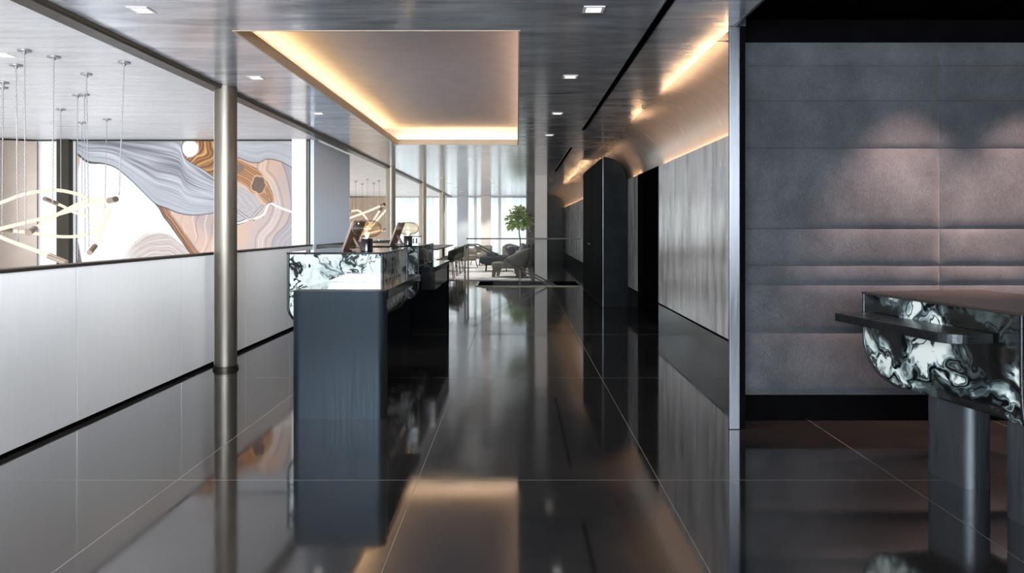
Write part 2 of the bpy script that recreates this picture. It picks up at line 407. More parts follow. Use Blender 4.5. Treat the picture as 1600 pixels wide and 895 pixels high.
# floor with the opening of the stair left out
bm = nb()
SX0, SX1, SY0, SY1 = -0.90, 1.42, 15.72, 17.2
box(bm, -2.98, 6.0, -4.0, SY0, -0.12, 0); box(bm, -2.98, SX0, SY0, SY1, -0.12, 0)
box(bm, SX1, 6.0, SY0, SY1, -0.12, 0); box(bm, -2.98, 6.0, SY1, 29.2, -0.12, 0)
struct('floor', bm, 'floor_stone')
bm = nb(); box(bm, -11, -2.98, -4, 29.2, -4.2, -4.1); struct('floor_atrium', bm, 'white_paint')
bm = nb()      # walls of the stair opening
box(bm, SX0-0.05, SX0, SY0, SY1, -2.4, -0.121); box(bm, SX1, SX1+0.05, SY0, SY1, -2.4, -0.121)
box(bm, SX0-0.05, SX1+0.05, SY1, SY1+0.05, -2.4, -0.121); box(bm, SX0-0.05, SX1+0.05, SY0-0.05, SY0, -2.4, -0.121)
box(bm, SX0-0.05, SX1+0.05, SY0, SY1, -2.45, -2.4); box(bm, SX0, SX1, SY1-0.006, SY1-0.0005, -0.125, -0.001); box(bm, SX0, SX0+0.006, SY0, SY1-0.007, -0.125, -0.001)
struct('wall_stairwell', bm, 'door_black')
# corridor ceiling with its recess left open
RX0, RX1, RY0, RY1 = -1.88, 0.02, 4.64, 11.0
bm = nb(); ZT = 2.67
box(bm, -2.70, RX0, -4, 29.2, ZC, ZT); box(bm, RX1, 1.395, -4, 29.2, ZC, ZT)
box(bm, RX0, RX1, -4, RY0, ZC, ZT); box(bm, RX0, RX1, RY1, 29.2, ZC, ZT)
struct('ceiling', bm, 'ceiling_plaster')
bm = nb(); box(bm, -11, -2.82, -4, 29.2, ZC, ZC+0.07); struct('ceiling_atrium', bm, 'atrium_plaster')
# lit recess: lip, sides and inner ceiling
bm = nb(); e = 0.20; ZR = 2.86
box(bm, RX0-e-0.03, RX1+e+0.03, RY0-e-0.03, RY1+e+0.03, ZR, ZR+0.03)
for (a, b_, c, d) in ((RX0-e-0.03, RX0-e, RY0-e, RY1+e), (RX1+e, RX1+e+0.03, RY0-e, RY1+e), (RX0-e-0.03, RX1+e+0.03, RY0-e-0.03, RY0-e), (RX0-e-0.03, RX1+e+0.03, RY1+e, RY1+e+0.03)):
    box(bm, a, b_, c, d, ZT, ZR)
rec = struct('ceiling_recess', bm, 'recess_paint')
bm = nb(); w = 0.012
for (a, b_, c, d) in ((RX0, RX0+w, RY0, RY1), (RX1-w, RX1, RY0, RY1), (RX0+w, RX1-w, RY0, RY0+w), (RX0+w, RX1-w, RY1-w, RY1)):
    box(bm, a, b_, c, d, ZC-0.002, ZT+0.012)
struct('trim_1', bm, 'recess_lip')
def led(name, x0, x1, y0, y1, z, label, m='led_warm'):
    bm = nb(); box(bm, x0, x1, y0, y1, z, z+0.012)
    return tag(obj(name, bm, m), label, 'light strip', 'warm light strips hidden above the ceiling recess lip')
led('light_strip', RX0-0.15, RX0-0.13, RY0, RY1, ZT+0.001, 'warm light strip tucked above the left lip of the ceiling recess')
led('light_strip', RX1+0.13, RX1+0.15, RY0, RY1, ZT+0.001, 'warm light strip tucked above the right lip of the ceiling recess', 'led_warm_dim')
led('light_strip', RX0, RX1, RY1+0.13, RY1+0.15, ZT+0.001, 'warm light strip tucked above the far lip of the ceiling recess')

# header channel between corridor and atrium
bm = nb(); box(bm, -2.82, -2.70, -4, 29.0, ZC-0.035, ZC+0.07); struct('trim_2', bm, 'dark_bronze')
bm = nb(); prism(bm, [(-2.70, ZC+0.07), (-2.684, ZC+0.07), (-2.684, ZC-0.006), (-2.688, ZC-0.022), (-2.70, ZC-0.035)], -4, 29.0, 'y'); struct('trim_3', bm, 'bronze')

# right wall of silver plaster, its plinth, doorway and cove
WX = 1.83; ZW = 2.10
bm = nb()
box(bm, WX, WX+0.03, 4.9, 9.12, 0.335, ZW); box(bm, WX, WX+0.03, 10.62, 29.2, 0.335, ZW)
struct('wall_right', bm, 'wall_plaster')
bm = nb(); box(bm, WX-0.004, WX+0.03, 4.9, 9.12, 0, 0.315); box(bm, WX-0.004, WX+0.03, 10.62, 29.2, 0, 0.315)
struct('baseboard_right', bm, 'plinth_black')
bm = nb(); box(bm, WX+0.012, WX+0.03, 4.9, 9.12, 0.315, 0.335); box(bm, WX+0.012, WX+0.03, 10.62, 29.2, 0.315, 0.335)
struct('trim_4', bm, 'black_matte')
bm = nb()   # black doorway set into the silver wall
box(bm, WX-0.01, WX+0.9, 9.12, 9.15, 0, ZW); box(bm, WX-0.01, WX+0.9, 10.59, 10.62, 0, ZW); box(bm, WX-0.01, WX+0.9, 9.15, 10.59, ZW-0.03, ZW); box(bm, WX+0.88, WX+0.9, 9.15, 10.59, 0, ZW-0.03)
struct('door_1', bm, 'black_matte')
bm = nb(); r = 0.5; cx0, cz0 = 1.395, 2.10
arc = [(cx0+r*math.sin(a), cz0+r*math.cos(a)) for a in [PI/2*i/28 for i in range(29)]]
arc2 = [(cx0+(r+0.03)*math.sin(a), cz0+(r+0.03)*math.cos(a)) for a in [PI/2*i/28 for i in range(29)]][::-1]
prism(bm, arc+arc2, 4.91, 29.2, 'y'); struct('ceiling_cove', bm, 'cove_plaster', smooth=True, auto=0.5)
bm = nb(); box(bm, WX+0.031, WX+0.068, 4.9, 29.1, ZW-0.03, ZW-0.02); box(bm, 1.895, 1.925, 4.9, 29.2, 0, ZW); struct('wall_right_backing', bm, 'black_matte')
def cove_led(y0, y1, label):
    bm = nb(); box(bm, WX+0.036, WX+0.054, y0, y1, ZW-0.019, ZW-0.007)
    tag(obj('light_strip', bm, 'led_cove'), label, 'light strip', 'warm light strips hidden behind the top of the silver wall')
cove_led(4.95, 11.5, 'warm light strip behind the top of the silver wall, nearer run beside the doorway')
cove_led(15.1, 28.9, 'warm light strip behind the top of the silver wall, farther run past the black cupboard')
bm = nb(); box(bm, 1.395, 1.41, -4, 4.54, ZC-0.004, ZC+0.2); box(bm, 1.395, 1.475, 4.54, 4.90, ZC+0.001, ZC+0.2); struct('trim_5', bm, 'jamb_steel')

# alcove on the right
bm = nb(); box(bm, 1.41, 6.0, -4, 4.8, 2.72, 2.76); struct('ceiling_alcove', bm, 'black_matte')
bm = nb(); box(bm, 1.475, 6.0, 4.80, 4.90, 0, 2.76); box(bm, 6.0, 6.05, -4, 4.9, 0, 2.76); struct('wall_alcove', bm, 'black_matte')
bm = nb(); box(bm, 1.37, 1.437, 4.54, 4.565, 0, 2.6); struct('trim_6', bm, 'jamb_steel', bev=0.004)
bm = nb(); prism(bm, [(1.4375, 4.55), (1.475, 4.55), (1.475, 4.81), (1.455, 4.81)], 0, 2.72); struct('trim_13', bm, 'black_matte')

# closing walls behind the photographer and on the far side of the atrium
bm = nb(); box(bm, -11.2, -11.0, -4.2, 29.2, -4.2, 2.7); struct('wall_atrium_left', bm, 'white_paint')
bm = nb(); box(bm, -11.0, 6.05, -4.2, -4.0, -4.2, 2.76); struct('wall_back', bm, 'blue_grey')
# back of atrium
YA = 10.4
bm = nb(); box(bm, -11, -2.98, YA, YA+0.15, -4.1, ZC)
struct('wall_atrium', bm, 'white_paint')
bm = nb(); box(bm, -3.30, -3.09, YA-0.09, YA-0.001, -4.1, ZC); struct('trim_7', bm, 'pillar_paint')
bm = nb(); box(bm, -6.74, -6.56, YA-0.10, YA-0.001, -4.1, ZC); box(bm, -3.05, -3.035, YA-0.1, YA-0.001, -4.1, ZC); struct('trim_8', bm, 'dark_bronze')
bm = nb(); box(bm, -11, -3.0, YA-0.03, YA-0.001, ZC-0.02, ZC-0.001); struct('trim_9', bm, 'dark_bronze')
bm = nb(); box(bm, -2.95, -2.90, 10.05, 12.2, 0, ZC-0.04); struct('wall_left', bm, 'blue_panel')
bm = nb(); box(bm, -2.98, -2.951, -4, 29.1, -4.1, 0.0); struct('wall_slab_edge', bm, 'white_paint')

# far window wall
YF = 29.0
wins = []
xs = [-6.2, -5.1, -4.0, -2.95, -1.72, -0.72, 0.46]
for i in range(len(xs)-1):
    a, b_ = xs[i], xs[i+1]
    bm = nb()
    for (x0, x1, z0, z1) in ((a, a+0.06, 0, ZC), (b_-0.06, b_, 0, ZC), (a+0.06, b_-0.06, 0, 0.08), (a+0.06, b_-0.06, ZC-0.06, ZC)):
        box(bm, x0, x1, YF, YF+0.08, z0, z1)
    wf = struct('window_%d' % (i+1), bm, 'champagne' if i < 3 else 'white_paint')
    bm = nb(); box(bm, a+0.06, b_-0.06, YF+0.035, YF+0.045, 0.08, ZC-0.06); obj('window_pane', bm, 'clear_glass', wf)
bm = nb(); box(bm, 0.36, 0.70, 26.0, 29.0, 0, ZC)
struct('wall_far_right', bm, 'stone_dark')
bm = nb(); box(bm, 0.70, 1.895, 28.0, 28.1, 0, ZC); struct('wall_far_end', bm, 'smoked_panel')
bm = nb(); box(bm, -11, -6.2, YF, YF+0.1, -4.1, ZC); struct('wall_far_left', bm, 'white_paint')
bm = nb(); box(bm, 0.44, 0.735, 17.26, 17.55, 0, ZC); struct('trim_10', bm, 'pillar_paint', bev=0.004)

# ------------------------------------------------------------------ steel columns on the atrium edge
def column(y, label, metal='bronze'):
    e_ = empty('steel_column', (-2.69, y, 0), 0, label, 'column', 'round steel columns along the atrium edge')
    bm = nb(); lathe(bm, [(0.098, 0.035), (0.098, ZC-0.001)], 40); obj('shaft', bm, metal, e_, True, auto=0.6)
    bm = nb(); lathe(bm, [(0.112, 0.0), (0.112, 0.019), (0.104, 0.018), (0.104, 0.036), (0.099, 0.036)], 40); obj('base_ring', bm, 'dark_bronze', e_, True, auto=0.5)
    bm = nb(); box(bm, -0.104, -0.094, -0.012, 0.012, 0.04, ZC-0.002); obj('cover_strip', bm, 'champagne', e_)
    return e_
col0 = column(6.5, 'large round bronze column in front of the marbled mural')
for y, l in ((15.0, 'bronze column just right of the second table lamp, nearest of the distant three'), (20.1, 'middle one of the three distant bronze columns beyond the desks'), (25.3, 'farthest bronze column, beside the bright end window')):
    if y == 15.0: col1 = column(y, l, 'champagne')  # distant columns take a paler metal, light on them put into the colour
    else: dup(col1, (-2.69, y, 0), 0, l)

# ------------------------------------------------------------------ metal balustrade on the left
bal = empty('balustrade', (-2.92, 0, 0), 0, 'brushed steel clad balustrade with dark bronze handrail along the atrium', 'balustrade')
edges = [-3.9]+[0.30+1.44*k for k in range(7)]+[9.92]
edges = [-3.9, -2.58, -1.14, 0.30, 1.74, 3.18, 4.62, 6.06, 7.50, 8.94, 9.92]
for a, b_ in zip(edges, edges[1:]):
    bm = nb(); box(bm, 0, 0.03, a+0.003, b_-0.003, 0.03, 1.045); obj('metal_panel', bm, 'panel_steel', bal, bev=0.002)
bm = nb(); box(bm, -0.06, -0.001, -3.9, 9.92, 0.0, 1.045); obj('core', bm, 'white_paint', bal)
bm = nb(); box(bm, 0.0, 0.018, -3.9, 9.92, 0.0, 0.029); obj('shadow_gap', bm, 'black_matte', bal)
bm = nb(); box(bm, -0.065, 0.036, -3.9, 9.95, 1.046, 1.066); obj('handrail', bm, 'rail_bronze', bal, bev=0.003)

# ------------------------------------------------------------------ fabric wall in the alcove
YP = 4.70
rows = [65, 102, 157, 231, 357, 415, 445, 520, 618]
zs = [H-(y-CY)*YP/FPX for y in rows]
colsx = [1.492, 2.832, 4.17, 5.5]
fw = empty('fabric_wall', (0, YP, 0), 0, 'wall of grey padded fabric panels in the dark alcove behind the counter', 'wall panelling')
for i in range(3):
    for k in range(8):
        x0, x1, z1, z0 = colsx[i], colsx[i+1], zs[k], zs[k+1]
        bm = nb(); g = 0.0012
        nx, nz = 14, 8
        grid = []
        for iz in range(nz+1):
            row = []
            for ix in range(nx+1):
                u, v = ix/nx, iz/nz
                u = 0.5-0.5*math.cos(PI*u); v = 0.5-0.5*math.cos(PI*v)
                x = x0+g+(x1-x0-2*g)*u; z = z0+g+(z1-z0-2*g)*v
                dx = min(x-x0, x1-x); dz = min(z-z0, z1-z)
                d = 0.020*(1-math.exp(-min(dx, 0.6*dz+0.0)/0.016))
                d += 0.002*mnoise.noise(Vector((x*3, z*6, k)))
                row.append(bm.verts.new((x, 0.022-d, z)))
            grid.append(row)
        for iz in range(nz):
            for ix in range(nx):
                bm.faces.new((grid[iz][ix], grid[iz][ix+1], grid[iz+1][ix+1], grid[iz+1][ix]))
        box(bm, x0+g, x1-g, 0.0225, 0.06, z0+g, z1-g)
        obj('padded_panel', bm, 'wall_fabric', fw, True, auto=0.9)
bm = nb(); box(bm, colsx[0]+0.005, colsx[-1]-0.005, 0.061, 0.099, zs[-1]+0.01, zs[0]-0.01); obj('backing', bm, 'black_matte', fw)

# ------------------------------------------------------------------ black cupboard block under the cove
blk = empty('black_cupboard', (0, 11.6, 0), 0, 'tall black cupboard with rounded top corner standing under the lit cove', 'cupboard')
r = 0.37; cz = 2.10; prof = [(1.42, 0.0), (WX-0.006, 0.0), (WX-0.006, cz-0.02)]+[(1.42+r*math.sin(a), cz+r*math.cos(a)) for a in [PI/2-PI/2*i/20 for i in range(1, 21)]]
bm = nb(); prism(bm, prof, 0.0, 3.4, 'y'); obj('body', bm, 'portal_black', blk)
bm = nb(); box(bm, 1.412, 1.4195, 0.0, 0.02, 0, 2.47); obj('corner_trim', bm, 'jamb_steel', blk)
for a, b_ in ((0.03, 1.68), (1.72, 3.38)):
    bm = nb(); box(bm, 1.405, 1.419, a, b_, 0.02, 2.45); dr = obj('door', bm, 'door_black', blk, bev=0.003)
    yy = b_-0.12 if a < 1 else a+0.12
    bm = nb(); tube(bm, [(1.405, yy, 1.0), (1.365, yy, 1.0), (1.36, yy+0.005, 1.0), (1.36, yy+0.14*(-1 if a < 1 else 1), 1.0)], 0.009); h_ = obj('handle', bm, 'chrome', dr, True); h_['label'] = 'chrome lever handle'

# ------------------------------------------------------------------ reception desks
def resin_body(name, sx, sy, z0, z1, r, mat, parent):
    """the floating resin trunk: box with all four lower edges rounded"""
    bm = nb(); n = 10; rings = []
    lv = [(0, z1)]+[(r-r*math.cos(PI/2*i/n), z0+r-r*math.sin(PI/2*i/n)) for i in range(n+1)]
    for ins, z in lv:
        rings.append([bm.verts.new(p) for p in ((ins, ins, z), (sx-ins, ins, z), (sx-ins, sy-ins, z), (ins, sy-ins, z))])
    for a, b_ in zip(rings, rings[1:]):
        for k in range(4): bm.faces.new((a[k], a[(k+1) % 4], b_[(k+1) % 4], b_[k]))
    bm.faces.new(rings[0]); bm.faces.new(rings[-1][::-1])
    o = obj(name, bm, mat, parent, True, auto=0.5)
    q = 0.011
    for k in range(4):
        bm = nb(); pts = []
        for ins, z in lv[1:]:
            pts.append(((ins, ins, z), (sx-ins, ins, z), (sx-ins, sy-ins, z), (ins, sy-ins, z))[k])
        pts = [(pts[0][0], pts[0][1], z1)]+pts
        tube(bm, pts, q, 8); obj('edge_trim', bm, 'dark_steel', parent, True, auto=0.8)
    bm = nb(); t_ = 0.012
    box(bm, -t_, sx+t_, -t_, sy+t_, z1, z1+0.016); obj('top_slab', bm, 'counter_black', parent, bev=0.004)
    return o
def plate(bm, x0, x1, y0, y1, z0, z1, r): return prism(bm, rrect(x0, x1, y0, y1, r, 8), z0, z1)

d1 = empty('reception_desk', (-1.83, 5.63, 0), 0, 'nearest reception desk, black and white resin trunk on a blue steel waterfall leg', 'desk', 'resin reception desks')
resin_body('resin_trunk', 0.75, 1.27, 0.50, 1.089, 0.17, 'resin_light', d1)
# waterfall leg, counter and rear leg (local coordinates: origin at the trunk's corner)
bm = nb(); plate(bm, 0.295, 0.93, -0.85, -0.69, 0.0, 0.870, 0.06); l_ = obj('waterfall_leg', bm, 'blue_steel', d1, True, auto=0.6)
bm = nb(); prism(bm, [(0.30, -0.689), (0.928, -0.689), (0.928, 0.94), (0.765, 0.94), (0.765, -0.015), (0.30, -0.015)], 0.80, 0.869)
obj('counter', bm, 'counter_black', d1, bev=0.002)
bm = nb(); plate(bm, 0.12, 0.60, 0.80, 0.93, 0.0, 0.502, 0.06); obj('rear_leg', bm, 'blue_steel', d1, True, auto=0.6)
d2 = empty('reception_desk', (-1.83, 7.71, 0), 0, 'second reception desk behind the nearest one, black counter end towards the lounge', 'desk', 'resin reception desks')
resin_body('resin_trunk', 0.75, 1.30, 0.50, 1.089, 0.17, 'resin_dark', d2)
bm = nb(); prism(bm, [(0.765, 0.03), (0.935, 0.03), (0.935, 1.60), (0.295, 1.60), (0.295, 1.318), (0.765, 1.318)], 0.8155, 0.872)
obj('counter', bm, 'counter_black', d2, bev=0.003)
bm = nb(); plate(bm, 0.295, 0.935, 1.46, 1.60, 0.0, 0.815, 0.06); obj('waterfall_leg', bm, 'door_black', d2, True, auto=0.6)
bm = nb(); plate(bm, 0.12, 0.62, 0.35, 0.48, 0.0, 0.502, 0.06); obj('rear_leg', bm, 'door_black', d2, True, auto=0.6)
bm = nb(); box(bm, 0.775, 0.925, 0.05, 1.45, 0.62, 0.815); obj('counter_box', bm, 'black_lacquer', d2)

# counter in the alcove, turned a little towards the corridor (local: x along the long face away from camera, y into the desk)
ang = math.atan2(1.0, -0.18)
d3 = empty('resin_counter', (2.15, 3.00, 0), ang, 'dark marbled resin counter with steel shelf, standing in the alcove at the right', 'counter')
# local +x = away along face, local +y = to the left of it, so the desk body lies at negative y
e3 = empty('x'); C.objects.unlink(e3); bpy.data.objects.remove(e3)
L3 = 1.016
def trunk3():
    bm = nb(); n = 12; z0, z1, r = 0.455, 0.925, 0.24; D = 0.75
    rings = []
    lv = [(0, z1)]+[(r*1.15*(1-math.cos(PI/2*i/n)), z0+r*(1-math.sin(PI/2*i/n))) for i in range(n+1)]
    for ins, z in lv:
        rings.append([bm.verts.new(p) for p in ((0, -ins*0.08, z), (L3-ins, -ins*0.08, z), (L3-ins, -D+ins, z), (0, -D+ins, z))])
    for a, b_ in zip(rings, rings[1:]):
        for k in range(4): bm.faces.new((a[k], a[(k+1) % 4], b_[(k+1) % 4], b_[k]))
    bm.faces.new(rings[0]); bm.faces.new(rings[-1][::-1])
    obj('resin_trunk', bm, 'resin_dark', d3, True, auto=0.5)
    for k in range(4):
        bm = nb(); pts = [((0, -i*0.08, z), (L3-i, -i*0.08, z), (L3-i, -D+i, z), (0, -D+i, z))[k] for i, z in lv]
        tube(bm, pts, 0.008, 8); obj('edge_trim', bm, 'dark_steel', d3, True, auto=0.8)
    bm = nb(); box(bm, -0.01, L3+0.01, -D-0.01, 0.01, z1, z1+0.013); obj('top_slab', bm, 'counter_top_brown', d3, bev=0.003)
trunk3()
bm = nb(); prism(bm, [(0.06, 0.011), *rrect(0.13, 0.97, -0.2, 0.225, 0.10, 8, (0, 0, 1, 0))[2:-1], (0.97, 0.225), (0.97, 0.011)] if False else
    [(0.13, 0.012)]+[(0.23-0.10*math.cos(PI/2*i/8), 0.125+0.10*math.sin(PI/2*i/8)) for i in range(9)]+[(0.955, 0.225), (0.955, 0.012)], 0.785, 0.83)
obj('shelf', bm, 'dark_steel', d3, bev=0.003)
bm = nb(); plate(bm, 0.46, 0.76, -0.32, -0.17, 0.0, 0.458, 0.05); obj('leg', bm, 'leg_steel', d3, True, auto=0.6)
bm = nb(); plate(bm, -0.12, 0.18, -0.28, -0.08, 0.0, 0.458, 0.05); obj('leg', bm, 'leg_steel', d3, True, auto=0.6)

# ------------------------------------------------------------------ table lamps and screens on the desks
def lamp(loc, label):
    e_ = empty('table_lamp', loc, 0, label, 'lamp', 'glass globe lamps on the reception desks')
    bm = nb(); lathe(bm, [(0.045, 0.0), (0.048, 0.004), (0.048, 0.100), (0.044, 0.106)], 36); obj('lamp_base', bm, 'black_lacquer', e_, True, auto=0.6)
    bm = nb(); lathe(bm, [(0.034, 0.107), (0.034, 0.114), (0.022, 0.116)], 28); obj('collar', bm, 'chrome', e_, True, auto=0.6)
    prof = []
    for i in range(25):
        a = -PI/2+0.26+(PI-0.26)*i/24
        c, s_ = math.cos(a), math.sin(a)
        prof.append((0.123*abs(c)**0.85, 0.190+0.074*math.copysign(abs(s_)**0.9, s_)))
    prof[-1] = (0.0, prof[-1][1])
    bm = nb(); lathe(bm, prof, 40, cap=False); g = obj('glass_shade', bm, 'amber_glass', e_, True)
    bm = nb(); lathe(bm, [(0.0, 0.117), (0.008, 0.1175), (0.012, 0.125), (0.018, 0.136), (0.019, 0.146), (0.014, 0.157), (0.0, 0.163)], 20); obj('bulb', bm, 'lamp_warm', e_, True)
    bm = nb(); tube(bm, spline([(-0.045, 0.0, 0.012), (-0.09, 0.02, 0.035), (-0.15, 0.04, 0.03), (-0.17, 0.06, 0.006), (-0.15, 0.1, 0.005)], 6), 0.004, 8); obj('cord', bm, 'black_rubber', e_, True)
    return e_
l0 = lamp((-1.25, 5.86, 1.105), 'amber glass globe lamp on a black base, on the nearest desk')
dup(l0, (-1.228, 7.92, 1.105), 0.0, 'amber glass globe lamp on the second desk, seen past the first')
def screen(loc, label):
    e_ = empty('desk_screen', loc, 0, label, 'screen', 'leather backed screens on the reception desks')
    T = Matrix.Rotation(math.radians(21), 4, 'Y')
    bm = nb(); box(bm, 0.0, 0.016, 0.0, 0.46, 0.0, 0.275, T @ Matrix.Translation((0, 0, 0.004))); obj('back_cover', bm, 'tan_leather', e_, bev=0.004)
    bm = nb(); box(bm, -0.006, -0.001, 0.012, 0.448, 0.014, 0.262, T @ Matrix.Translation((0, 0, 0.004))); obj('display', bm, 'black_lacquer', e_)
    bm = nb(); prism(bm, [(0.045, 0.12), (0.06, 0.12), (0.13, 0.0), (0.02, 0.0), (0.03, 0.012), (0.10, 0.012)], 0.19, 0.27, 'y'); obj('stand', bm, 'tan_leather', e_)
    return e_
s0 = screen((-1.505, 6.02, 1.1055), 'tan backed slanted screen on the nearest desk beside the lamp')
dup(s0, (-1.475, 8.10, 1.1055), 0, 'tan backed slanted screen on the second desk, left of its lamp')

# ------------------------------------------------------------------ credenza and metal pieces behind the desks
cr = empty('credenza', (-2.89, 10.15, 0), 0, 'long stone topped credenza against the blue grey wall behind the desks', 'credenza')
bm = nb(); box(bm, 0.0, 0.38, 0.0, 3.9, 0.10, 0.86); obj('body', bm, 'dark_wood', cr)
bm = nb(); box(bm, 0.03, 0.34, 0.05, 3.85, 0.0, 0.10); obj('toe_kick', bm, 'black_matte', cr)
bm = nb(); box(bm, -0.0, 0.40, -0.02, 3.92, 0.861, 1.06); obj('top', bm, 'stone_dark', cr, bev=0.004)
for k in range(4):
    bm = nb(); box(bm, 0.381, 0.395, 0.03+k*0.965, 0.97+k*0.965, 0.12, 0.84); dd = obj('door', bm, 'dark_wood', cr, bev=0.002)
    bm = nb(); box(bm, 0.396, 0.408, 0.86+k*0.965, 0.875+k*0.965, 0.45, 0.6); obj('handle', bm, 'bronze', dd)
for k, (y0, l) in enumerate(((11.9, 'nearer of two steel trays lying on the stone credenza'), (13.05, 'farther of two steel trays lying on the stone credenza'))):
    bm = nb(); w_ = 0.14
    prism(bm, rrect(-w_, w_, 0, 0.9, 0.03), 0, 0.012); prism(bm, rrect(-w_-0.012, w_+0.012, -0.012, 0.912, 0.04), 0.012, 0.02)
    tag(obj('serving_tray', bm, 'chrome', loc=(-2.68, y0, 1.0605)), l, 'tray', 'steel trays on the credenza')
st = empty('host_stand', (-2.12, 13.9, 0), 0, 'steel striped host stand behind the second table lamp', 'stand')
bm = nb(); box(bm, 0, 0.17, 0, 0.3, 0.02, 1.12); obj('body', bm, 'chrome', st, bev=0.003)
bm = nb(); box(bm, 0.06, 0.085, -0.006, -0.0005, 0.03, 1.1); box(bm, 0.12, 0.15, -0.006, -0.0005, 0.03, 1.1); obj('dark_inlay', bm, 'black_lacquer', st)
bm = nb(); box(bm, -0.02, 0.19, -0.02, 0.32, 1.121, 1.14); obj('top', bm, 'jamb_steel', st, bev=0.003)
bm = nb(); box(bm, 0.01, 0.16, 0.01, 0.29, 0.0, 0.0195); obj('foot', bm, 'black_matte', st)

# ------------------------------------------------------------------ marbled mural on the atrium wall
def mural():
    YM = YA-0.06
    px0, px1, py0, py1, st_ = 120.0, 457.5, 220.5, 440.0, 0.62
    nx = int((px1-px0)/st_)+1; ny = int((py1-py0)/st_)+1
    gx, gy = np.meshgrid(np.linspace(px0, px1, nx), np.linspace(py0, py1, ny))
    X = gx.copy(); Y = gy.copy()
    rs = np.random.RandomState(5)
    def vn(x, y, s):
        g = rs.rand(64, 64); u = x/s % 63; v = y/s % 63
        i = u.astype(int); j = v.astype(int); fu = u-i; fv = v-j
        fu = fu*fu*(3-2*fu); fv = fv*fv*(3-2*fv); i2 = (i+1) % 64; j2 = (j+1) % 64
        return (g[j, i]*(1-fu)+g[j, i2]*fu)*(1-fv)+(g[j2, i]*(1-fu)+g[j2, i2]*fu)*fv
    wx = X+(vn(X, Y, 34)-.5)*16+(vn(X, Y, 11)-.5)*4; wy = Y+(vn(X, Y, 30)-.5)*16+(vn(X, Y, 9)-.5)*4
    fine = vn(X*0.6, Y*3, 4)
    c = lambda r, g, b: np.array([r, g, b], float)/255
    def mix(A, B, t): return A*(1-t[..., None])+B*t[..., None]
    def sm(a, b, x): t = np.clip((x-a)/(b-a), 0, 1); return t*t*(3-2*t)
    def curve(pts, n=8):
        q = [(*p, 0) for p in pts]; return np.array([(v[0], v[1]) for v in spline(q, n)])
    def sdist(poly, x, y, closed=False):
        P = np.array(poly); d = np.full(x.shape, 1e9); m = len(P)
        for k in range(m if closed else m-1):
            a, b_ = P[k], P[(k+1) % m]; e_ = b_-a
            t = np.clip(((x-a[0])*e_[0]+(y-a[1])*e_[1])/(e_@e_+1e-9), 0, 1)
            d = np.minimum(d, np.hypot(x-a[0]-t*e_[0], y-a[1]-t*e_[1]))
        if closed:
            ins = np.zeros(x.shape, bool)
            for k in range(m):
                a, b_ = P[k], P[(k+1) % m]
                cnd = ((a[1] > y) != (b_[1] > y)) & (x < (b_[0]-a[0])*(y-a[1])/(b_[1]-a[1]+1e-12)+a[0]); ins ^= cnd
            d = np.where(ins, -d, d)
        return d
    def lines(f, period, sharp=6.0):
        return np.exp(-sharp*(1-np.cos(2*PI*f/period)))
    # base: white poured field
    col = np.ones(X.shape+(3,))*c(226, 225, 226)
    lx = X+(vn(X, Y, 60)-.5)*14; ly = Y+(vn(X, Y, 60)-.5)*14
    col = mix(col, c(196, 192, 194), 0.6*lines(np.hypot((lx-210)*1.6, (ly-430)*0.8), 8, 4)*sm(300, 200, X))
    # taupe hill, lower middle
    hill = 361+0.017*np.minimum(X-240, 0)**2*1.0+0.009*np.maximum(X-240, 0)**2
    hd = (Y-hill)+(vn(X, Y, 14)-.5)*6
    hc = mix(np.ones_like(col)*c(176, 160, 152), c(222, 215, 212), 0.55*lines(hd+0.12*X, 5.2, 2)+0.2*fine)
    hc = mix(hc, c(120, 104, 98), 0.35*lines(hd+0.1*X+2, 11, 8))
    col = mix(col, hc, sm(-2, 6, hd)*sm(180, 216, X))
    # brown band and rosy field to the right of the white
    bnd = curve([(236, 312), (246, 323), (256, 338), (268, 354), (280, 371), (292, 388), (304, 404), (325, 440)])
    xb = np.interp(Y, bnd[:, 1], bnd[:, 0]); dist = X-xb+(vn(X, Y, 18)-.5)*2
    rosy = mix(np.ones_like(col)*c(196, 165, 148), c(168, 150, 148), sm(30, 62, dist+(vn(X, Y, 20)-.5)*20))
    rosy = mix(rosy, c(226, 206, 192), 0.6*lines(wx+0.2*wy, 17, 14)+0.15*fine)
    rosy = mix(rosy, c(140, 112, 100), 0.5*lines(wx+0.35*wy+6, 23, 30))
    band = mix(np.ones_like(col)*c(150, 100, 62), c(72, 47, 36), lines(dist+(vn(X, Y, 16)-.5)*5, 4.6, 1.4))
    band = mix(band, c(214, 160, 100), 0.6*lines(dist+1.6, 9.5, 4))
    bw = 14+10*sm(330, 300, Y)
    rosy = mix(rosy, band, 1-sm(bw-5, bw+3, dist))
    col = mix(col, rosy, sm(-0.7, 0.7, dist)); col = mix(col, c(30, 24, 22), np.exp(-(dist/0.8)**2)*(Y > 318))
    # left sliver of brown and plum
    lf = curve([(126, 240), (123, 260), (117, 282), (113, 303), (112, 325), (116, 350), (122, 378), (127, 405), (133, 440)])
    xl = np.interp(Y, lf[:, 1], lf[:, 0]); dl = xl-X
    plum = mix(np.ones_like(col)*c(206, 160, 126), c(104, 84, 84), sm(285, 330, Y+(vn(X, Y, 20)-.5)*8))
    plum = mix(plum, c(60, 48, 50), 0.6*lines(dl, 4.2, 3))
    col = mix(col, plum, sm(-0.6, 0.6, dl))
    # right third beyond the column: rosy field with contours
    R = sm(352, 356, X)
    rf = mix(np.ones_like(col)*c(201, 168, 147), c(186, 166, 158), sm(-14, 14, wx-405+0.5*(wy-330)))
    ctr = curve([(412, 252), (410, 268), (424, 285), (432, 310), (434, 330), (424, 352), (410, 368), (407, 385), (409, 440)])
